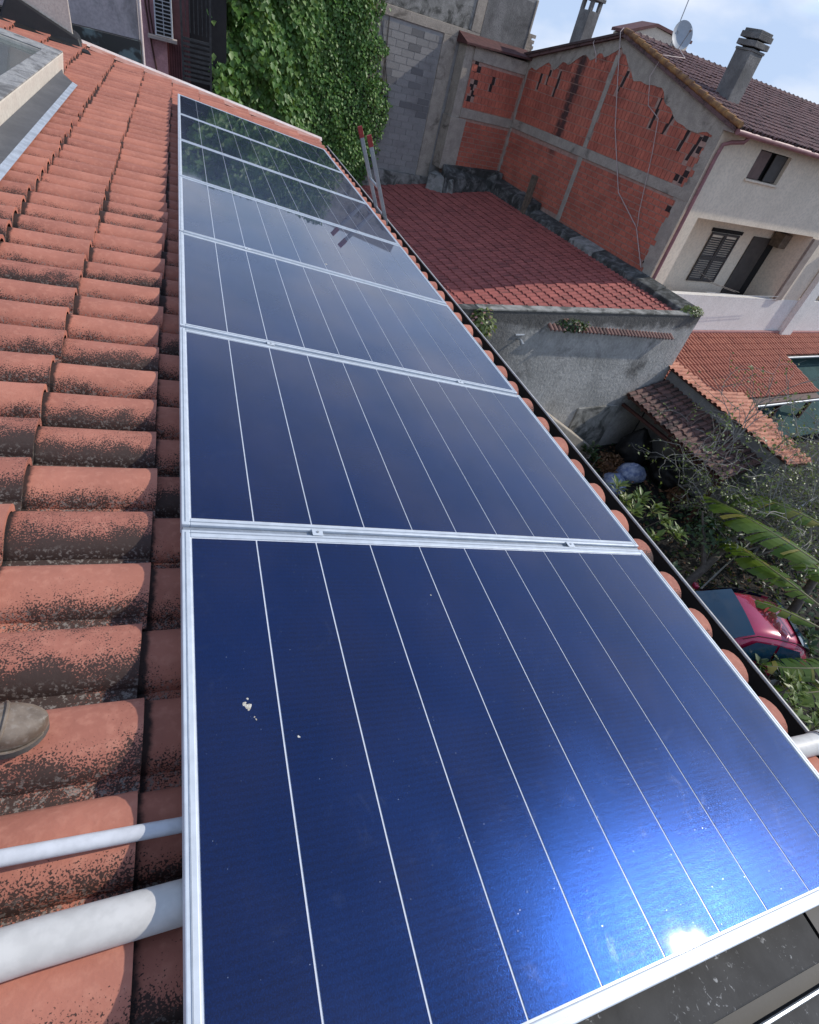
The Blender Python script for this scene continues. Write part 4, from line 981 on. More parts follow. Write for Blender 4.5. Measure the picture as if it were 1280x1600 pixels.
def oz(s, t=9.9): return -4.64 - OSL * (s - 14.55) - .07 * (9.9 - t)
def o_edge(t): return 15.05 if t > 8.72 else (16.85 if t > 8.16 else 16.85 - (8.16 - t) * .39)
def keep_o(i, k):
    s = 14.55 + (k + .75) * .34; t = 5.3 + i * .2 + .1
    return s < o_edge(t) + .12 and t < 10.6
tile_roof(ol, MT['hiptile'], NB(14.55, 5.3, oz(14.55, 5.3)), NB(1, 0, -OSL), NB(0, 1, 0.07), 27, 8, 0.2, 0.34, h=0.055, tilt=.025, single=150, segs=6, chan=.3, keep=keep_o, jit=.012)
pl = [(14.60, 5.3), (14.60, 10.6), (15.05, 10.6), (15.05, 8.72), (16.85, 8.72), (16.85, 8.16), (15.75, 5.3)]
m = MB(NB); m.prism([(a, b, oz(a, b) - .012) for a, b in pl], [(a, b, oz(a, b) - .075) for a, b in pl]); m.build('deck', MT['redwood'], ol)
m = MB(NB); m.tube([(18.0, 8.74, mz(8.8) - .06), (23.5, 8.74, mz(8.8) - .06)], .05, 8); m.build('gutter', MT['galv'], ol, smooth=True)
m = MB(NB); m.tube([(23.5, 10.95, mz(11.0) - .05), (31, 10.95, mz(11.0) - .05)], .05, 8); m.build('gutter', MT['galv'], ol, smooth=True)
nbox('flashing', simple('pink_flashing', (0.42, 0.20, 0.19), .7), 14.9, 31, 12.28, 12.394, -4.60, -4.52, par=ol)
nbox('inner_wall', MT['redwood'], 16.9, 20.3, 11.6, 12.2, GZ, -5.0, par=ol)
for s in (18.6, 21.0, 23.3): nbox('post', MT['redwood'], s, s + .14, 8.95, 9.09, GZ, mz(9.0) - .11, par=ol)
m = MB(NB); m.prism([(20.0, 12.3, -4.95), (31, 12.3, -4.95), (31, 8.3, -7.0), (20.0, 8.3, -7.0)], [(20.0, 12.3, -4.99), (31, 12.3, -4.99), (31, 8.3, -7.04), (20.0, 8.3, -7.04)])
tag(m.build('green_awning', simple('teal_tarpaulin', (0.06, 0.11, 0.105), .95, .3, 1.5, Specular_IOR_Level=.1), None), 'teal green awning sheet inside the courtyard opening', 'awning')

# ------------------------------------------------------------------ left neighbour beyond the far end of the roof
ln = empty('stucco_house', (-3.6, 12.3, GZ), 'grey pink stucco wall with dark base beyond the white flashing', 'house')
m = MB(); m.box(-7, -2.235, 12.0, 12.6, .29, 3.0); m.build('wall', stucco('pinkish_stucco', (0.56, 0.49, 0.485), (0.46, 0.40, 0.40), (0.20, 0.185, 0.18), .52, .7, 1.2, bump=.3, streak=.3), ln)
m = MB(); m.box(-7, -2.225, 11.85, 12.6, GZ, .285)
k = NT('wet_bitumen'); c = k.mix(k.rng(k.noise(3.5, 4), .55, .65), (.045, .045, .042), (.16, .21, .21)); m.build('dark_base', k.done(c, .5), ln)
m = MB(); m.tube([(-2.2, 11.98, -.3), (-2.2, 11.98, 3.0)], .024, 8); m.build('downpipe', MT['rake'], ln, smooth=True)
pk = empty('pink_house', (-2.2, 20.6, GZ), 'pink walled house holding the air conditioner, with ribbed maroon panel', 'house')
MT['pink'] = stucco('pink_paint', (0.58, 0.32, 0.34), (0.50, 0.27, 0.29), (0.30, 0.15, 0.15), .55, .75, 1.5, bump=.15)
m = MB(); m.box(-4.5, -1.98, 20.35, 21, GZ, 3.0); m.build('wall', MT['pink'], pk)
m = MB(); m.box(-1.979, -1.40, 20.45, 21, GZ, 3.0); m.build('maroon_wall', simple('maroon_panel', (.12, .045, .05), .7), pk)
for i in range(9):
    m = MB(); x = -1.96 + i * .062; m.box(x, x + .035, 20.42, 20.449, -3.0, -.30); m.build('rib', simple('maroon_rib', (.16, .06, .065), .7) if i == 0 else bpy.data.materials['maroon_rib'], pk)
m = MB(); m.tube([(-2.42, 20.30, 2), (-2.44, 20.30, .4), (-2.36, 20.30, -.4), (-2.22, 20.30, -1.3)], .025, 6); m.tube([(-2.34, 20.3, 2), (-2.36, 20.3, .3), (-2.28, 20.3, -.3)], .02, 6); m.build('pipe_run', MT['redwood'], pk)
ac = empty('air_conditioner', (-2.03, 20.1, -.24), 'white air conditioner unit with slotted grille on a wall shelf', 'air conditioner')
m = MB(); m.box(-2.24, -1.81, 20.0, 20.34, -.2, .62); m.build('case', MT['white'], ac, bevel=.012)
for r in range(10):
    for c_ in range(2):
        m = MB(); x = -2.205 + c_ * .187; z = -.165 + r * .077; m.box(x, x + .165, 19.985, 19.999, z, z + .052); m.build('slot', MT['void'], ac)
m = MB(); m.box(-2.42, -1.72, 19.92, 20.345, -.28, -.21); m.build('shelf', simple('stone_shelf', (.45, .38, .34), .8), ac)
sl = empty('slatted_screen', (-1.25, 19.7, GZ), 'dark weathered slatted wooden screen between pink wall and ivy', 'screen')
MT['slat'] = simple('dark_grey_timber', (.075, .075, .072), .85, .4, 8)
for x in (-1.62, -.92): 
    m = MB(); m.box(x, x + .05, 19.62, 19.68, GZ, 1.2); m.build('upright', MT['slat'], sl)
for i in range(9):
    m = MB(); z = -.95 + i * .105; m.box(-1.57, -.92, 19.60, 19.66, z, z + .055); m.build('slat', MT['slat'], sl)
for i in range(6):
    m = MB(); x = -1.5 + i * .1; m.box(x, x + .02, 19.63, 19.65, .05, 1.2); m.build('bar', MT['slat'], sl)
m = MB(); m.box(-1.6, -.4, 21.2, 21.3, GZ, 3.0); m.build('backing', MT['gutter'], sl)

# ------------------------------------------------------------------ leaves
def leaf_field(name, mat, P, Nrm, size, parent=None, asp=0.62, fold=0.25, kind='stuff', label=None, cat=None, up=None):
    """P, Nrm: (n,3) arrays; size: (n,) leaf lengths; one folded leaf of four triangles each"""
    n = len(P); Nn = Nrm / np.linalg.norm(Nrm, axis=1)[:, None]
    R = rng.normal(size=(n, 3)) if up is None else up + rng.normal(size=(n, 3)) * 0.35
    D = R - (R * Nn).sum(1)[:, None] * Nn; D /= np.linalg.norm(D, axis=1)[:, None]
    S = np.cross(Nn, D); s = size[:, None]
    v0 = P; v1 = P + D * s * .42 + S * s * asp * .5 + Nn * s * fold * .5; v2 = P + D * s - Nn * s * .10; v3 = P + D * s * .42 - S * s * asp * .5 + Nn * s * fold * .5; vm = P + D * s * .48
    V = np.stack([v0, v1, v2, v3, vm], 1).reshape(-1, 3); i = np.arange(n) * 5
    F = np.concatenate([np.stack([i, i + 1, i + 4], 1), np.stack([i + 1, i + 2, i + 4], 1), np.stack([i + 2, i + 3, i + 4], 1), np.stack([i + 3, i, i + 4], 1)])
    me = bpy.data.meshes.new(name); me.vertices.add(len(V)); me.vertices.foreach_set('co', V.astype(np.float32).ravel())
    me.loops.add(F.size); me.loops.foreach_set('vertex_index', F.astype(np.int32).ravel())
    me.polygons.add(len(F)); me.polygons.foreach_set('loop_start', np.arange(0, F.size, 3, dtype=np.int32))
    try: me.polygons.foreach_set('loop_total', np.full(len(F), 3, dtype=np.int32))
    except Exception: pass
    r = rng.integers(0, 90, n); uvv = np.repeat(r + .5, 5)
    ul = me.uv_layers.new(name='UVMap'); uv = np.zeros((F.size, 2), np.float32); uv[:, 0] = .5; uv[:, 1] = uvv[F.ravel()]
    ul.data.foreach_set('uv', uv.ravel()); me.update(calc_edges=True); me.materials.append(mat)
    o = bpy.data.objects.new(name, me); COL.objects.link(o); tag(o, label, cat, None, kind)
    return adopt(o, parent)
def unit(n): 
    d = rng.normal(size=(n, 3)); return d / np.linalg.norm(d, axis=1)[:, None]

# ------------------------------------------------------------------ ivy on the block wall
iv = empty('ivy', NB(6, 22.3, GZ), 'dense green ivy covering the left part of the block wall', 'ivy')
ez = np.array([-4.6, -3.38, -2.6, -2.12, -1.4, -0.76, -0.45, -0.22, -0.12, -0.05, .4, .78, 1.0, 1.27, 1.5, 1.78, 4.2]); es = np.array([8.4, 8.7, 9.15, 9.2, 9.35, 9.5, 9.1, 9.45, 9.3, 8.82, 8.85, 9.05, 8.75, 8.5, 8.65, 8.7, 8.6])
def ivy_layer(n, z0, z1, lo, hi, s0=2.9):
    z = rng.uniform(z0, z1, n); edge = np.interp(z, ez, es); u = rng.uniform(0, 1, n); s = s0 + (edge - s0) * u + rng.normal(0, .06, n)
    ok = (u < .93) | (rng.uniform(0, 1, n) < .5); s, z, edge = s[ok], z[ok], edge[ok]; n = len(s)
    lump = (np.sin(s * 3.1 + z * 1.7) * .5 + np.sin(s * 1.3 - z * 2.9 + 1) * .5 + np.sin(s * 6.3 + z * 5.1) * .3)
    bulge = np.clip((6.6 - s) / 3.2, 0, 1) * 1.1 + .16 + np.clip((edge - s) / .6, 0, 1) * .16
    dep = bulge * (1 + .28 * lump) * rng.uniform(lo, hi, n)
    t = 22.44 - dep
    P = np.array([NB(a, b, c) for a, b, c in zip(s, t, z)]); Nn = np.tile(np.array(NB(-.1, -1, .55)), (n, 1)) + rng.normal(0, .55, (n, 3))
    size = np.interp(s, [3, 5.6, 6.6, 9.5], [.20, .18, .115, .10]) * rng.uniform(.7, 1.25, n)
    return P, Nn, size
P, Nn, sz = ivy_layer(30000, -4.4, 4.0, .55, 1.05)
leaf_field('foliage', MT['ivy'], P, Nn, sz, iv, asp=.85, up=np.array([0, 0, -1.0]))
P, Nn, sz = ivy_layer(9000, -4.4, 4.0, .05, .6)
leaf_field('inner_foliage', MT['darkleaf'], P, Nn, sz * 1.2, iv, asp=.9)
m = MB(NB)
for i in range(26):
    s = rng.uniform(3.5, 9.2); m.tube([(s, 22.46, -6), (s + rng.uniform(-.3, .3), 22.45, -3), (s + rng.uniform(-.5, .5), 22.44, -.5), (s + rng.uniform(-.6, .4), 22.44, 1.6)], [.03, .025, .018, .008], 5)
m.build('stem', MT['bark'], iv)

# ------------------------------------------------------------------ plants on the shed parapet
def clump(name, label, ctr, rad, n, lsz, mat, stems=4, foot=None, flat=(1, 1, 1), asp=.6, cat='plant', mat2=None, n2=0):
    c = np.array(ctr); e = empty(name, tuple(foot if foot is not None else (c[0], c[1], c[2] - rad)), label, cat)
    d = unit(n); r = rng.uniform(.35, 1, n) ** .5; P = c + d * r[:, None] * rad * np.array(flat)
    leaf_field('foliage', mat, P, d + np.array([0, 0, .8]) + rng.normal(0, .4, (n, 3)), lsz * rng.uniform(.6, 1.3, n), e, asp=asp)
    if n2:
        d = unit(n2); P = c + d * rad * .95 * np.array(flat); leaf_field('flower', mat2, P, d + np.array([0, 0, 1.]), lsz * .7 * np.ones(n2), e, asp=.9)
    f = np.array(foot if foot is not None else (c[0], c[1], c[2] - rad)); m = MB()
    for i in range(stems):
        q = c + unit(1)[0] * rad * .7 * np.array(flat); mid = (f * .5 + q * .5) + rng.normal(0, .06 * rad, 3)
        m.tube([tuple(f + rng.normal(0, .02, 3) * np.array([1, 1, 0])), tuple(mid), tuple(q)], [.012 * (1 + rad), .009 * (1 + rad), .004], 5)
    m.build('stem', MT['bark'], e); return e
MT['pinkflower'] = leaf_mat('pink_flower', (.55, .30, .26), (.45, .22, .18), None, .6, .2)
clump('parapet_plant', 'bushy plant with pinkish flowers hanging at the left corner of the grey wall', NB(6.35, 9.86, -3.25), .42, 260, .13, MT['paleleaf'], 6, NB(6.3, 10.1, PTZ + .03), (.8, .5, 1.1), mat2=MT['pinkflower'], n2=40)
clump('wall_weed', 'low green weeds with small pink flowers above the row of little tiles', NB(9.35, 9.93, -3.22), .3, 260, .10, MT['darkleaf'], 5, NB(9.3, 9.99, -3.3), (1.9, .4, .55), mat2=MT['pinkflower'], n2=26)
clump('corner_weed', 'dry yellowish weeds growing on the right corner of the grey wall', NB(14.25, 10.12, -2.83), .26, 220, .09, MT['paleleaf'], 5, NB(14.3, 10.15, PTZ + .04), (1.5, .9, .6))

# ------------------------------------------------------------------ red car in the garden
def build_car():
    fx, fy = -0.936, 0.351; cx, cy = 9.23, 4.25
    def CF(x, y, z):
        y *= 1.06; x = x * .80 if x < 0 else x
        return (cx + x * fx - y * fy, cy + x * fy + y * fx, GZ + z)
    e = empty('parked_car', CF(0, 0, 0), 'red car parked among the garden plants, windscreen and roof showing', 'car')
    #        x,    zbot, zbelt, ztop,  wbelt, wtop
    ST = [(-1.95, .38, .70, .78, .62, .50), (-1.88, .28, .84, .98, .76, .60), (-1.6, .22, .90, 1.30, .80, .60), (-1.2, .20, .92, 1.42, .82, .60), (-.5, .20, .92, 1.47, .83, .61), (.05, .20, .92, 1.44, .83, .60),
          (.35, .20, .92, 1.28, .83, .62), (.62, .20, .92, 1.09, .83, .67), (.82, .20, .91, .985, .82, .70), (1.2, .20, .87, .95, .81, .66), (1.6, .21, .80, .885, .79, .60), (1.88, .24, .70, .78, .73, .52), (2.02, .30, .56, .62, .60, .42)]
    M_ = 15
    def sec(q):
        x, zb, zl, zt, wb, wt = q; r = [(x, -wb * .93, zb), (x, -wb, (zb + zl) * .5), (x, -wb * .985, zl)]
        for k in range(1, 10):
            f = k / 10; yy = -wb * .985 + (2 * wb * .985) * f
            a = abs(yy) / (wb * .985); w_ = wt / (wb * .985)
            zz = zt + .035 * (1 - (a / w_) ** 2) if a <= w_ else zl + (zt - zl) * (1 - (a - w_) / (1 - w_)) ** .75
            r.append((x, yy, zz))
        r += [(x, wb * .985, zl), (x, wb, (zb + zl) * .5), (x, wb * .93, zb)]; return r
    m = MB(CF); R_ = [sec(q) for q in ST]; n = len(R_[0]); pts = [p for r in R_ for p in r]
    F = [(i * n + k, i * n + k + 1, (i + 1) * n + k + 1, (i + 1) * n + k) for i in range(len(ST) - 1) for k in range(n - 1)] + [(i * n + n - 1, i * n, (i + 1) * n, (i + 1) * n + n - 1) for i in range(len(ST) - 1)]
    F += [tuple(range(n)), tuple(range((len(ST) - 1) * n, len(ST) * n))[::-1]]
    m.add(pts, F); k = NT('crimson_car_paint'); paint = k.done(k.mix(k.rng(k.noise(2.0, 3), .3, .7), (.40, .016, .07), (.30, .012, .05)), .25, .1, Coat_Weight=1.0)
    b = m.build('body', paint, e, smooth=True); md = b.modifiers.new('sub', 'SUBSURF'); md.levels = 2; md.render_levels = 2
    glass = NT('sky_tinted_glass').done((.008, .045, .085), .06, 0, Coat_Weight=1.0)  # blue base colour paints in the sky mirrored by the glass
    def patch(name, xs, fs, off, mat):
        mm_ = MB(CF); rows = []
        for x in xs:
            for i in range(len(ST) - 1):
                if ST[i][0] <= x <= ST[i + 1][0]:
                    f = (x - ST[i][0]) / (ST[i + 1][0] - ST[i][0]); q = tuple(a + (b_ - a) * f for a, b_ in zip(ST[i], ST[i + 1])); break
            x_, zb, zl, zt, wb, wt = q; row = []
            for g_ in fs:
                y = g_ * wt; row.append((x + off[0], y, zt + .035 * (1 - g_ ** 2) + off[1]))
            rows.append(row)
        n_ = len(fs); mm_.add([p for r in rows for p in r], [(i * n_ + k_, i * n_ + k_ + 1, (i + 1) * n_ + k_ + 1, (i + 1) * n_ + k_) for i in range(len(xs) - 1) for k_ in range(n_ - 1)])
        return mm_.build(name, mat, e, smooth=True)
    fs = [-.98, -.7, -.35, 0, .35, .7, .98]
    ws = patch('windscreen', [.06, .2, .35, .5, .62, .74, .80], fs, (.012, .018), glass)
    patch('rear_window', [-1.84, -1.7, -1.6, -1.45, -1.3], fs, (-.012, .02), glass)
    q = MB(CF); q.tube([(.83, -.6, 1.03), (.84, 0, 1.055), (.83, .6, 1.03)], .014, 6); q.build('wiper', MT['void'], ws)
    for sgn in (-1, 1):
        q = MB(CF); q.tube([(.30, sgn * .66, 1.33), (.02, sgn * .625, 1.462), (-.5, sgn * .63, 1.487), (-1.1, sgn * .62, 1.452), (-1.5, sgn * .62, 1.37)], .011, 6); q.build('roof_trim', MT['void'], e)
        q = MB(CF); q.box(-1.97, -1.90, sgn * .55 - .08, sgn * .55 + .08, .62, .82); q.build('tail_lamp', simple('red_lamp', (.3, .01, .01), .2) if sgn < 0 else bpy.data.materials['red_lamp'], e, bevel=.02)
        q = MB(CF); q.box(-.45, -.30, sgn * .845 - .012, sgn * .845 + .012, .80, .83); q.build('door_handle', MT['void'], e)
        q = MB(CF); q.add([(.55, sgn * .845, .95), (.02, sgn * .70, 1.36), (-.55, sgn * .705, 1.38), (-.55, sgn * .848, .95)], [(0, 1, 2, 3)]); q.build('side_window', glass, e)
        q = MB(CF); q.add([(-.62, sgn * .848, .95), (-.62, sgn * .705, 1.38), (-1.25, sgn * .70, 1.32), (-1.5, sgn * .82, .95)], [(0, 1, 2, 3)]); q.build('side_window', glass, e)
        q = MB(CF); q.box(1.80, 1.93, sgn * .57 - .13, sgn * .57 + .13, .60, .72); q.build('headlight', simple('lamp_glass', (.55, .56, .58), .15) if sgn < 0 else bpy.data.materials['lamp_glass'], e, bevel=.03)
        q = MB(CF); q.box(.46, .58, sgn * .93 - .07, sgn * .93 + .07, .93, 1.05); q.build('mirror', paint, e, bevel=.03)
        for x in (-1.22, 1.32):
            q = MB(CF); prof = [(.20, -.09), (.29, -.10), (.31, -.06), (.31, .06), (.29, .10), (.20, .09)]; nn = 20; P = []
            for k_ in range(nn):
                a = 2 * math.pi * k_ / nn
                P += [(x + r * math.cos(a), sgn * .77 + y, .31 + r * math.sin(a)) for r, y in prof]
            q.add(P, [(k_ * 6 + j, ((k_ + 1) % nn) * 6 + j, ((k_ + 1) % nn) * 6 + j + 1, k_ * 6 + j + 1) for k_ in range(nn) for j in range(5)]); wh = q.build('wheel', MT['void'], e, smooth=True)
            q = MB(CF); q.tube([(x, sgn * .77 - .08, .31), (x, sgn * .77 + .085, .31)], .2, 16); q.build('rim', MT['galv'], wh)
build_car()

# ------------------------------------------------------------------ garden plants
def banana_leaf(e, pts, width, droop=.55, n=34):
    P = [Vector(p) for p in pts]
    def bez(f):
        a, b, c = P; return a * (1 - f) ** 2 + (b * 2 - (a + c) * .5) * 2 * f * (1 - f) + c * f ** 2
    mb = MB(); mb.tube([tuple(bez(i / 10)) for i in range(11)], [.006 + .020 * i / 10 for i in range(11)], 6)
    rib = mb.build('leaf', MT['banana_rib'], e, smooth=True)
    V, F, U = [], [], []
    for side in (-1, 1):
        i = 0
        while i < n:
            run = int(rng.integers(1, 4)); i2 = min(n, i + run); r = int(rng.integers(0, 90)); dr = droop * rng.uniform(.6, 1.5); tw = rng.uniform(-.10, .10); sh = rng.uniform(.85, 1.05)
            base = len(V); steps = 4
            for j, k in enumerate((i, i2 - .12)):
                f = .02 + .86 * k / n; c = bez(f); d = (bez(min(f + .02, 1)) - bez(f - .02)).normalized(); lat = d.cross(Vector((0, 0, 1))).normalized() * side
                w_ = width * math.sin(math.pi * min(1, (k / n) * .93 + .05)) ** .55 * sh
                for s_ in range(steps + 1):
                    g_ = s_ / steps; V.append(tuple(c + lat * w_ * (g_ - .16 * dr * g_ ** 2) + Vector((0, 0, .09 * g_ * w_ - dr * w_ * g_ ** 2)) - d * (.22 * w_ * g_ - tw * g_))); U.append((g_, r + .5))
            for s_ in range(steps): F.append((base + s_, base + s_ + 1, base + steps + 2 + s_, base + steps + 1 + s_))
            i = i2
    b = MB(); b.v = V; b.f = F; b.uv = U; b.build('blade', MT['banana'], rib, fix=False)
MT['banana_rib'] = simple('leaf_midrib', (.30, .26, .14), .6)
bn = empty('banana_plant', (12.0, 3.9, GZ), 'banana plant with long torn leaves reaching over the car', 'plant')
banana_leaf(bn, [(11.31, 7.85, -6.1), (10.75, 5.78, -5.3), (11.34, 4.1, -5.25)], .62, .42, 44)
banana_leaf(bn, [(12.21, 7.9, -6.1), (12.43, 6.83, -5.5), (12.95, 5.4, -5.3)], .62, .42, 40)
banana_leaf(bn, [(11.13, 6.66, -6.5), (10.67, 5.18, -5.9), (10.6, 3.5, -5.6)], .52, .42, 40)
banana_leaf(bn, [(9.63, 4.53, -6.2), (9.91, 4.0, -5.9), (10.4, 3.0, -5.7)], .22, .4, 26)
banana_leaf(bn, [(12.6, 6.1, -6.3), (12.2, 5.2, -5.9), (12.0, 3.9, -5.8)], .55, .45, 36)
banana_leaf(bn, [(9.0, 3.17, -6.5), (9.9, 2.75, -6.15), (11.2, 2.6, -6.0)], .30, .3)
banana_leaf(bn, [(8.9, 2.75, -6.75), (9.8, 2.4, -6.4), (11.4, 2.3, -6.1)], .30, .3)
m = MB(); m.tube([(12.0, 3.9, GZ), (11.95, 3.9, -6.4), (11.6, 3.7, -5.6)], [.13, .11, .06], 10); m.tube([(12.3, 4.6, GZ), (12.6, 5.0, -6.2), (12.95, 5.4, -5.3)], [.12, .09, .05], 10); m.build('stem', MT['bark'], bn, smooth=True)
m = MB(); m.tube([(11.6, 3.7, -5.6), (11.34, 4.1, -5.25)], .03, 6); m.tube([(11.6, 3.7, -5.6), (10.6, 3.5, -5.6)], .03, 6); m.tube([(11.6, 3.7, -5.7), (11.0, 3.2, -5.75), (10.4, 3.0, -5.7)], .025, 6); m.tube([(11.7, 3.8, -5.8), (12.0, 3.9, -5.8)], .03, 6); m.tube([(11.95, 3.9, -6.4), (11.4, 2.3, -6.1)], .025, 6); m.tube([(11.9, 3.9, -6.3), (11.2, 2.6, -6.0)], .025, 6); m.build('leaf_stalk', MT['banana_rib'], bn)

def whorl_shrub(name, label, foot, tips, n, L, mat, asp=.36):
    e = empty(name, foot, label, 'shrub'); m = MB(); PP, NN, UU = [], [], []
    for t in tips:
        t = np.array(t, float); f = np.array(foot, float); mid = f * .45 + t * .55 + np.array([rng.normal(0, .12), rng.normal(0, .12), -.1])
        m.tube([tuple(f), tuple(mid), tuple(t)], [.035, .022, .010], 6)
        a = rng.uniform(0, 2 * math.pi, n); el = rng.uniform(-.35, .95, n)
        D = np.stack([np.cos(a) * np.cos(el), np.sin(a) * np.cos(el), np.sin(el)], 1)
        PP.append(t + D * .03 + np.array([0, 0, -1]) * rng.uniform(0, .22, n)[:, None]); UU.append(D); NN.append(np.array([0, 0, 1.]) + D * -.6 + rng.normal(0, .2, (n, 3)))
    P = np.concatenate(PP); D = np.concatenate(UU); Nn = np.concatenate(NN)
    leaf_field('foliage', mat, P, Nn, L * rng.uniform(.7, 1.2, len(P)), e, asp=asp, fold=.15, up=D * 3)
    m.build('stem', MT['bark'], e, smooth=True); return e
whorl_shrub('broadleaf_shrub', 'leafy yellow green shrub rising just beyond the gutter by the bags', (8.9, 7.6, GZ),
            [(8.77, 7.73, -5.9), (8.5, 8.3, -6.0), (8.96, 6.95, -5.95), (9.25, 6.6, -6.1), (8.4, 7.4, -6.0), (8.2, 8.6, -6.3), (9.2, 7.5, -6.1), (8.7, 6.7, -6.3), (9.5, 7.0, -6.4), (8.95, 8.2, -6.4)], 20, .30, MT['loquat'])
whorl_shrub('low_shrub', 'low dark green shrub beside the gutter left of the car', (8.6, 5.7, GZ), [(8.5, 5.7, -6.4), (8.3, 5.4, -6.5), (8.8, 5.9, -6.6), (8.5, 6.1, -6.6), (8.15, 5.75, -6.5)], 20, .22, MT['darkleaf'], .5)
whorl_shrub('spiky_plant', 'small dark blue green plant at the foot of the grey wall', (9.94, 11.0, GZ), [(9.94, 11.05, -6.75), (9.85, 10.9, -6.9), (10.0, 11.15, -7.0), (9.8, 11.15, -6.95), (10.05, 10.8, -7.1)], 26, .20, MT['darkleaf'], .3)
whorl_shrub('edge_shrub', 'glossy dark shrub at the right edge below the white pipe', (7.9, 2.2, GZ), [(7.4, 1.97, -5.3), (7.0, 1.75, -5.2), (7.8, 2.2, -5.4), (8.3, 2.4, -5.6), (7.6, 1.6, -5.4), (7.2, 2.4, -5.7), (8.2, 1.9, -5.6), (7.7, 2.7, -5.9), (8.6, 2.6, -5.9)], 24, .19, MT['loquat'], .5)
whorl_shrub('car_side_shrub', 'dark bush crowding the near side of the red car', (9.6, 2.9, GZ), [(9.0, 3.25, -6.55), (9.5, 3.2, -6.5), (10.0, 3.3, -6.45), (9.3, 2.9, -6.5), (9.8, 2.8, -6.5), (8.7, 3.0, -6.6), (10.5, 3.35, -6.4), (10.9, 3.6, -6.4), (8.5, 3.4, -6.7)], 26, .22, MT['darkleaf'], .5)
# bare scrambling shrub
sb = empty('bare_shrub', (13.6, 7.6, GZ), 'tangled half bare shrub with pale twigs in front of the orange roof', 'shrub')
m = MB(); lp_, ln_ = [], []
def branch(p, d, L, r, depth):
    pts = [tuple(p)]; q = np.array(p, float); d = np.array(d, float); segs = 5
    for i in range(segs):
        d = d + rng.normal(0, .24, 3) + np.array([0, 0, -.04 if depth else 0]); d /= np.linalg.norm(d); q = q + d * L / segs; pts.append(tuple(q))
        if depth < 3 and rng.uniform() < (.8 if depth < 2 else .45):
            s_ = d + rng.normal(0, .7, 3); s_ /= np.linalg.norm(s_); branch(q, s_, L * rng.uniform(.4, .7), r * .6, depth + 1)
        if depth >= 1 and rng.uniform() < .55: lp_.append(q + rng.normal(0, .04, 3)); ln_.append(rng.normal(0, 1, 3) + np.array([0, 0, 1.]))
    m.tube(pts, [r * (1 - .14 * i) for i in range(segs + 1)], 4, caps=False)
for i in range(44):
    a = rng.uniform(0, 6.28); branch((13.4 + rng.uniform(-1.2, 3.0), 7.2 + rng.uniform(-.6, 1.6), GZ + .2), (math.cos(a) * .5 + .1, math.sin(a) * .4 + .1, 1.0), rng.uniform(1.9, 3.2), .030, 0)
m.build('branch', MT['twig'], sb, fix=False)
leaf_field('foliage', MT['paleleaf'], np.array(lp_), np.array(ln_), rng.uniform(.05, .12, len(lp_)), sb, asp=.7)
# ground cover and litter
n = 9000; x = rng.uniform(1.5, 19, n); y = rng.uniform(-3, 12.5, n); st = (x * E2[0] + y * E2[1]) < 9.9
P = np.stack([x, y, GZ + rng.uniform(0, .35, n) ** 1.5], 1)[st]; leaf_field('ground_cover', MT['darkleaf'], P, np.array([0, 0, 1.]) + rng.normal(0, .6, P.shape), rng.uniform(.08, .24, len(P)), None, asp=.55)
n = 1500; x = rng.uniform(8, 14.5, n); y = rng.uniform(5, 11.9, n); st = (x * E2[0] + y * E2[1]) < 9.9
P = np.stack([x, y, GZ + rng.uniform(0, .25, n)], 1)[st]; leaf_field('leaf_litter', MT['dryleaf'], P, np.array([0, 0, 1.]) + rng.normal(0, .6, P.shape), rng.uniform(.06, .16, len(P)), None, asp=.5)
for (c, r, lab) in (((10.85, 11.0, GZ + .3), .5, 'heap of dry brown leaves against the grey wall'), ((12.55, 9.4, GZ + .3), .34, 'small heap of dry orange leaves near the canopy post')):
    n = 700; d = unit(n); d[:, 2] = np.abs(d[:, 2]); P = np.array(c) + d * (rng.uniform(.2, 1, n) ** .4)[:, None] * np.array([r, r, r * .85]) - np.array([0, 0, .25])
    o = leaf_field('leaf_heap', MT['dryleaf'], P, d + rng.normal(0, .5, (n, 3)), rng.uniform(.08, .18, n), None, asp=.5, kind=None); tag(o, lab, 'leaf heap')
# bags
def bag(label, c, r, mat, sq=(1, 1, .8), seed=0):
    b = bmesh.new(); bmesh.ops.create_icosphere(b, subdivisions=4, radius=1.0); rs = np.random.default_rng(seed); K = rs.normal(0, 1, (10, 3)) * 3.2; ph = rs.uniform(0, 6.28, 10)
    for v in b.verts:
        p = np.array(v.co); h = sum(abs(math.sin(K[i] @ p + ph[i])) for i in range(10)) / 10; g_ = .72 + .45 * h; 
        z = p[2]; p = p * g_ * np.array(sq); 
        if z > .8: p = p * np.array([.55, .55, 1.25])
        p[2] = max(p[2], -.62 * sq[2]); v.co = Vector(p * r) + Vector((c[0], c[1], GZ + .62 * r * sq[2]))
    me = bpy.data.meshes.new('rubbish_bag'); b.to_mesh(me); b.free(); me.uv_layers.new(name='UVMap'); me.polygons.foreach_set('use_smooth', [True] * len(me.polygons)); me.materials.append(mat)
    o = bpy.data.objects.new('rubbish_bag', me); COL.objects.link(o); return tag(o, label, 'bag', 'bags dumped in the garden corner')
blu = simple('blue_white_plastic', (.42, .46, .56), .35, .5, 7, c2=(.12, .16, .30), bump=1.0, bsc=9); blk = simple('black_plastic', (.007, .007, .008), .6, .3, 7, bump=1.0, bsc=8)
bag('pale blue plastic bag beside the black bag at the grey wall', (11.3, 10.4), .46, blu, (1.15, .8, .7), 1)
bag('darker blue crumpled bag lying nearest the yellow green shrub', (10.3, 9.95), .40, blu, (.9, 1, .75), 2)
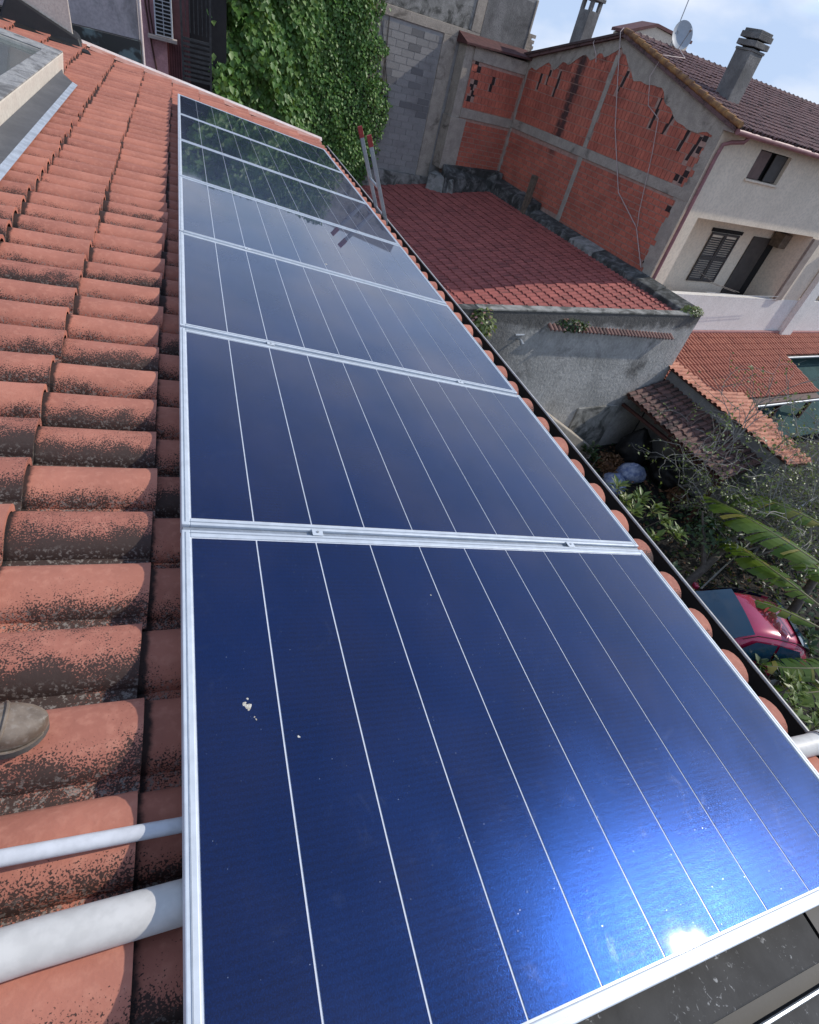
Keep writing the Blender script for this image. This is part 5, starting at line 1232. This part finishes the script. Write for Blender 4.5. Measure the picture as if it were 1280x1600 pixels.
bag('black rubbish bag deepest in the corner under the canopy edge', (11.95, 11.35), .62, blk, (.9, .8, 1.1), 3)
bag('black rubbish bag in front of the wall below the canopy', (12.55, 10.2), .52, blk, (.9, 1.2, 1.0), 4)
# pale sloping slab, sticks, fallen trunk
m = MB(NB); m.prism([(9.6, 9.45, -5.75), (12.25, 9.45, -7.22), (12.25, 9.995, -7.22), (9.6, 9.995, -5.75)], [(9.6, 9.45, GZ), (12.25, 9.45, GZ), (12.25, 9.995, GZ), (9.6, 9.995, GZ)])
tag(m.build('stair_wall', MT['curb2'] if 'curb2' in MT else MT['concrete'], None, bevel=.03), 'pale sloping concrete stair wall at the foot of the grey wall', 'low wall')
m = MB(); m.tube([(9.56, 5.45, -6.9), (10.5, 5.83, -6.55), (11.49, 6.23, -6.2)], [.022, .02, .016], 6); tag(m.build('garden_stake', MT['twig'], None, smooth=True), 'long pale stick leaning above the red car', 'stick')
m = MB(); m.tube([(13.54, 6.93, -6.0), (16.06, 7.74, -6.0)], .03, 6); m.tube([(13.6, 6.95, GZ), (13.6, 6.95, -6.0)], .03, 6); tag(m.build('garden_pole', MT['galv'], None), 'pale rail at the right edge above the banana leaves', 'rail')
m = MB(); m.tube([(9.45, 5.75, GZ), (9.6, 5.83, -7.3), (10.19, 6.04, -6.9), (10.8, 6.3, -6.62), (11.44, 6.59, -6.3), (11.7, 7.0, -5.7)], [.12, .11, .10, .09, .07, .03], 9)
m.tube([(10.19, 6.04, -6.9), (10.3, 6.6, -6.4), (10.3, 7.1, -5.9)], [.07, .05, .02], 7)
lt = empty('leaning_tree', (9.45, 5.75, GZ), 'leaning grey trunk with forked branches behind the gutter', 'tree'); m.build('trunk', MT['bark'], lt, smooth=True)
n = 260; d = unit(n); P = np.array([10.6, 6.7, -6.2]) + d * rng.uniform(.3, 1, n)[:, None] * np.array([.9, .9, .5]); leaf_field('crown', MT['darkleaf'], P, d + np.array([0, 0, 1.]), rng.uniform(.1, .2, n), lt, asp=.5)
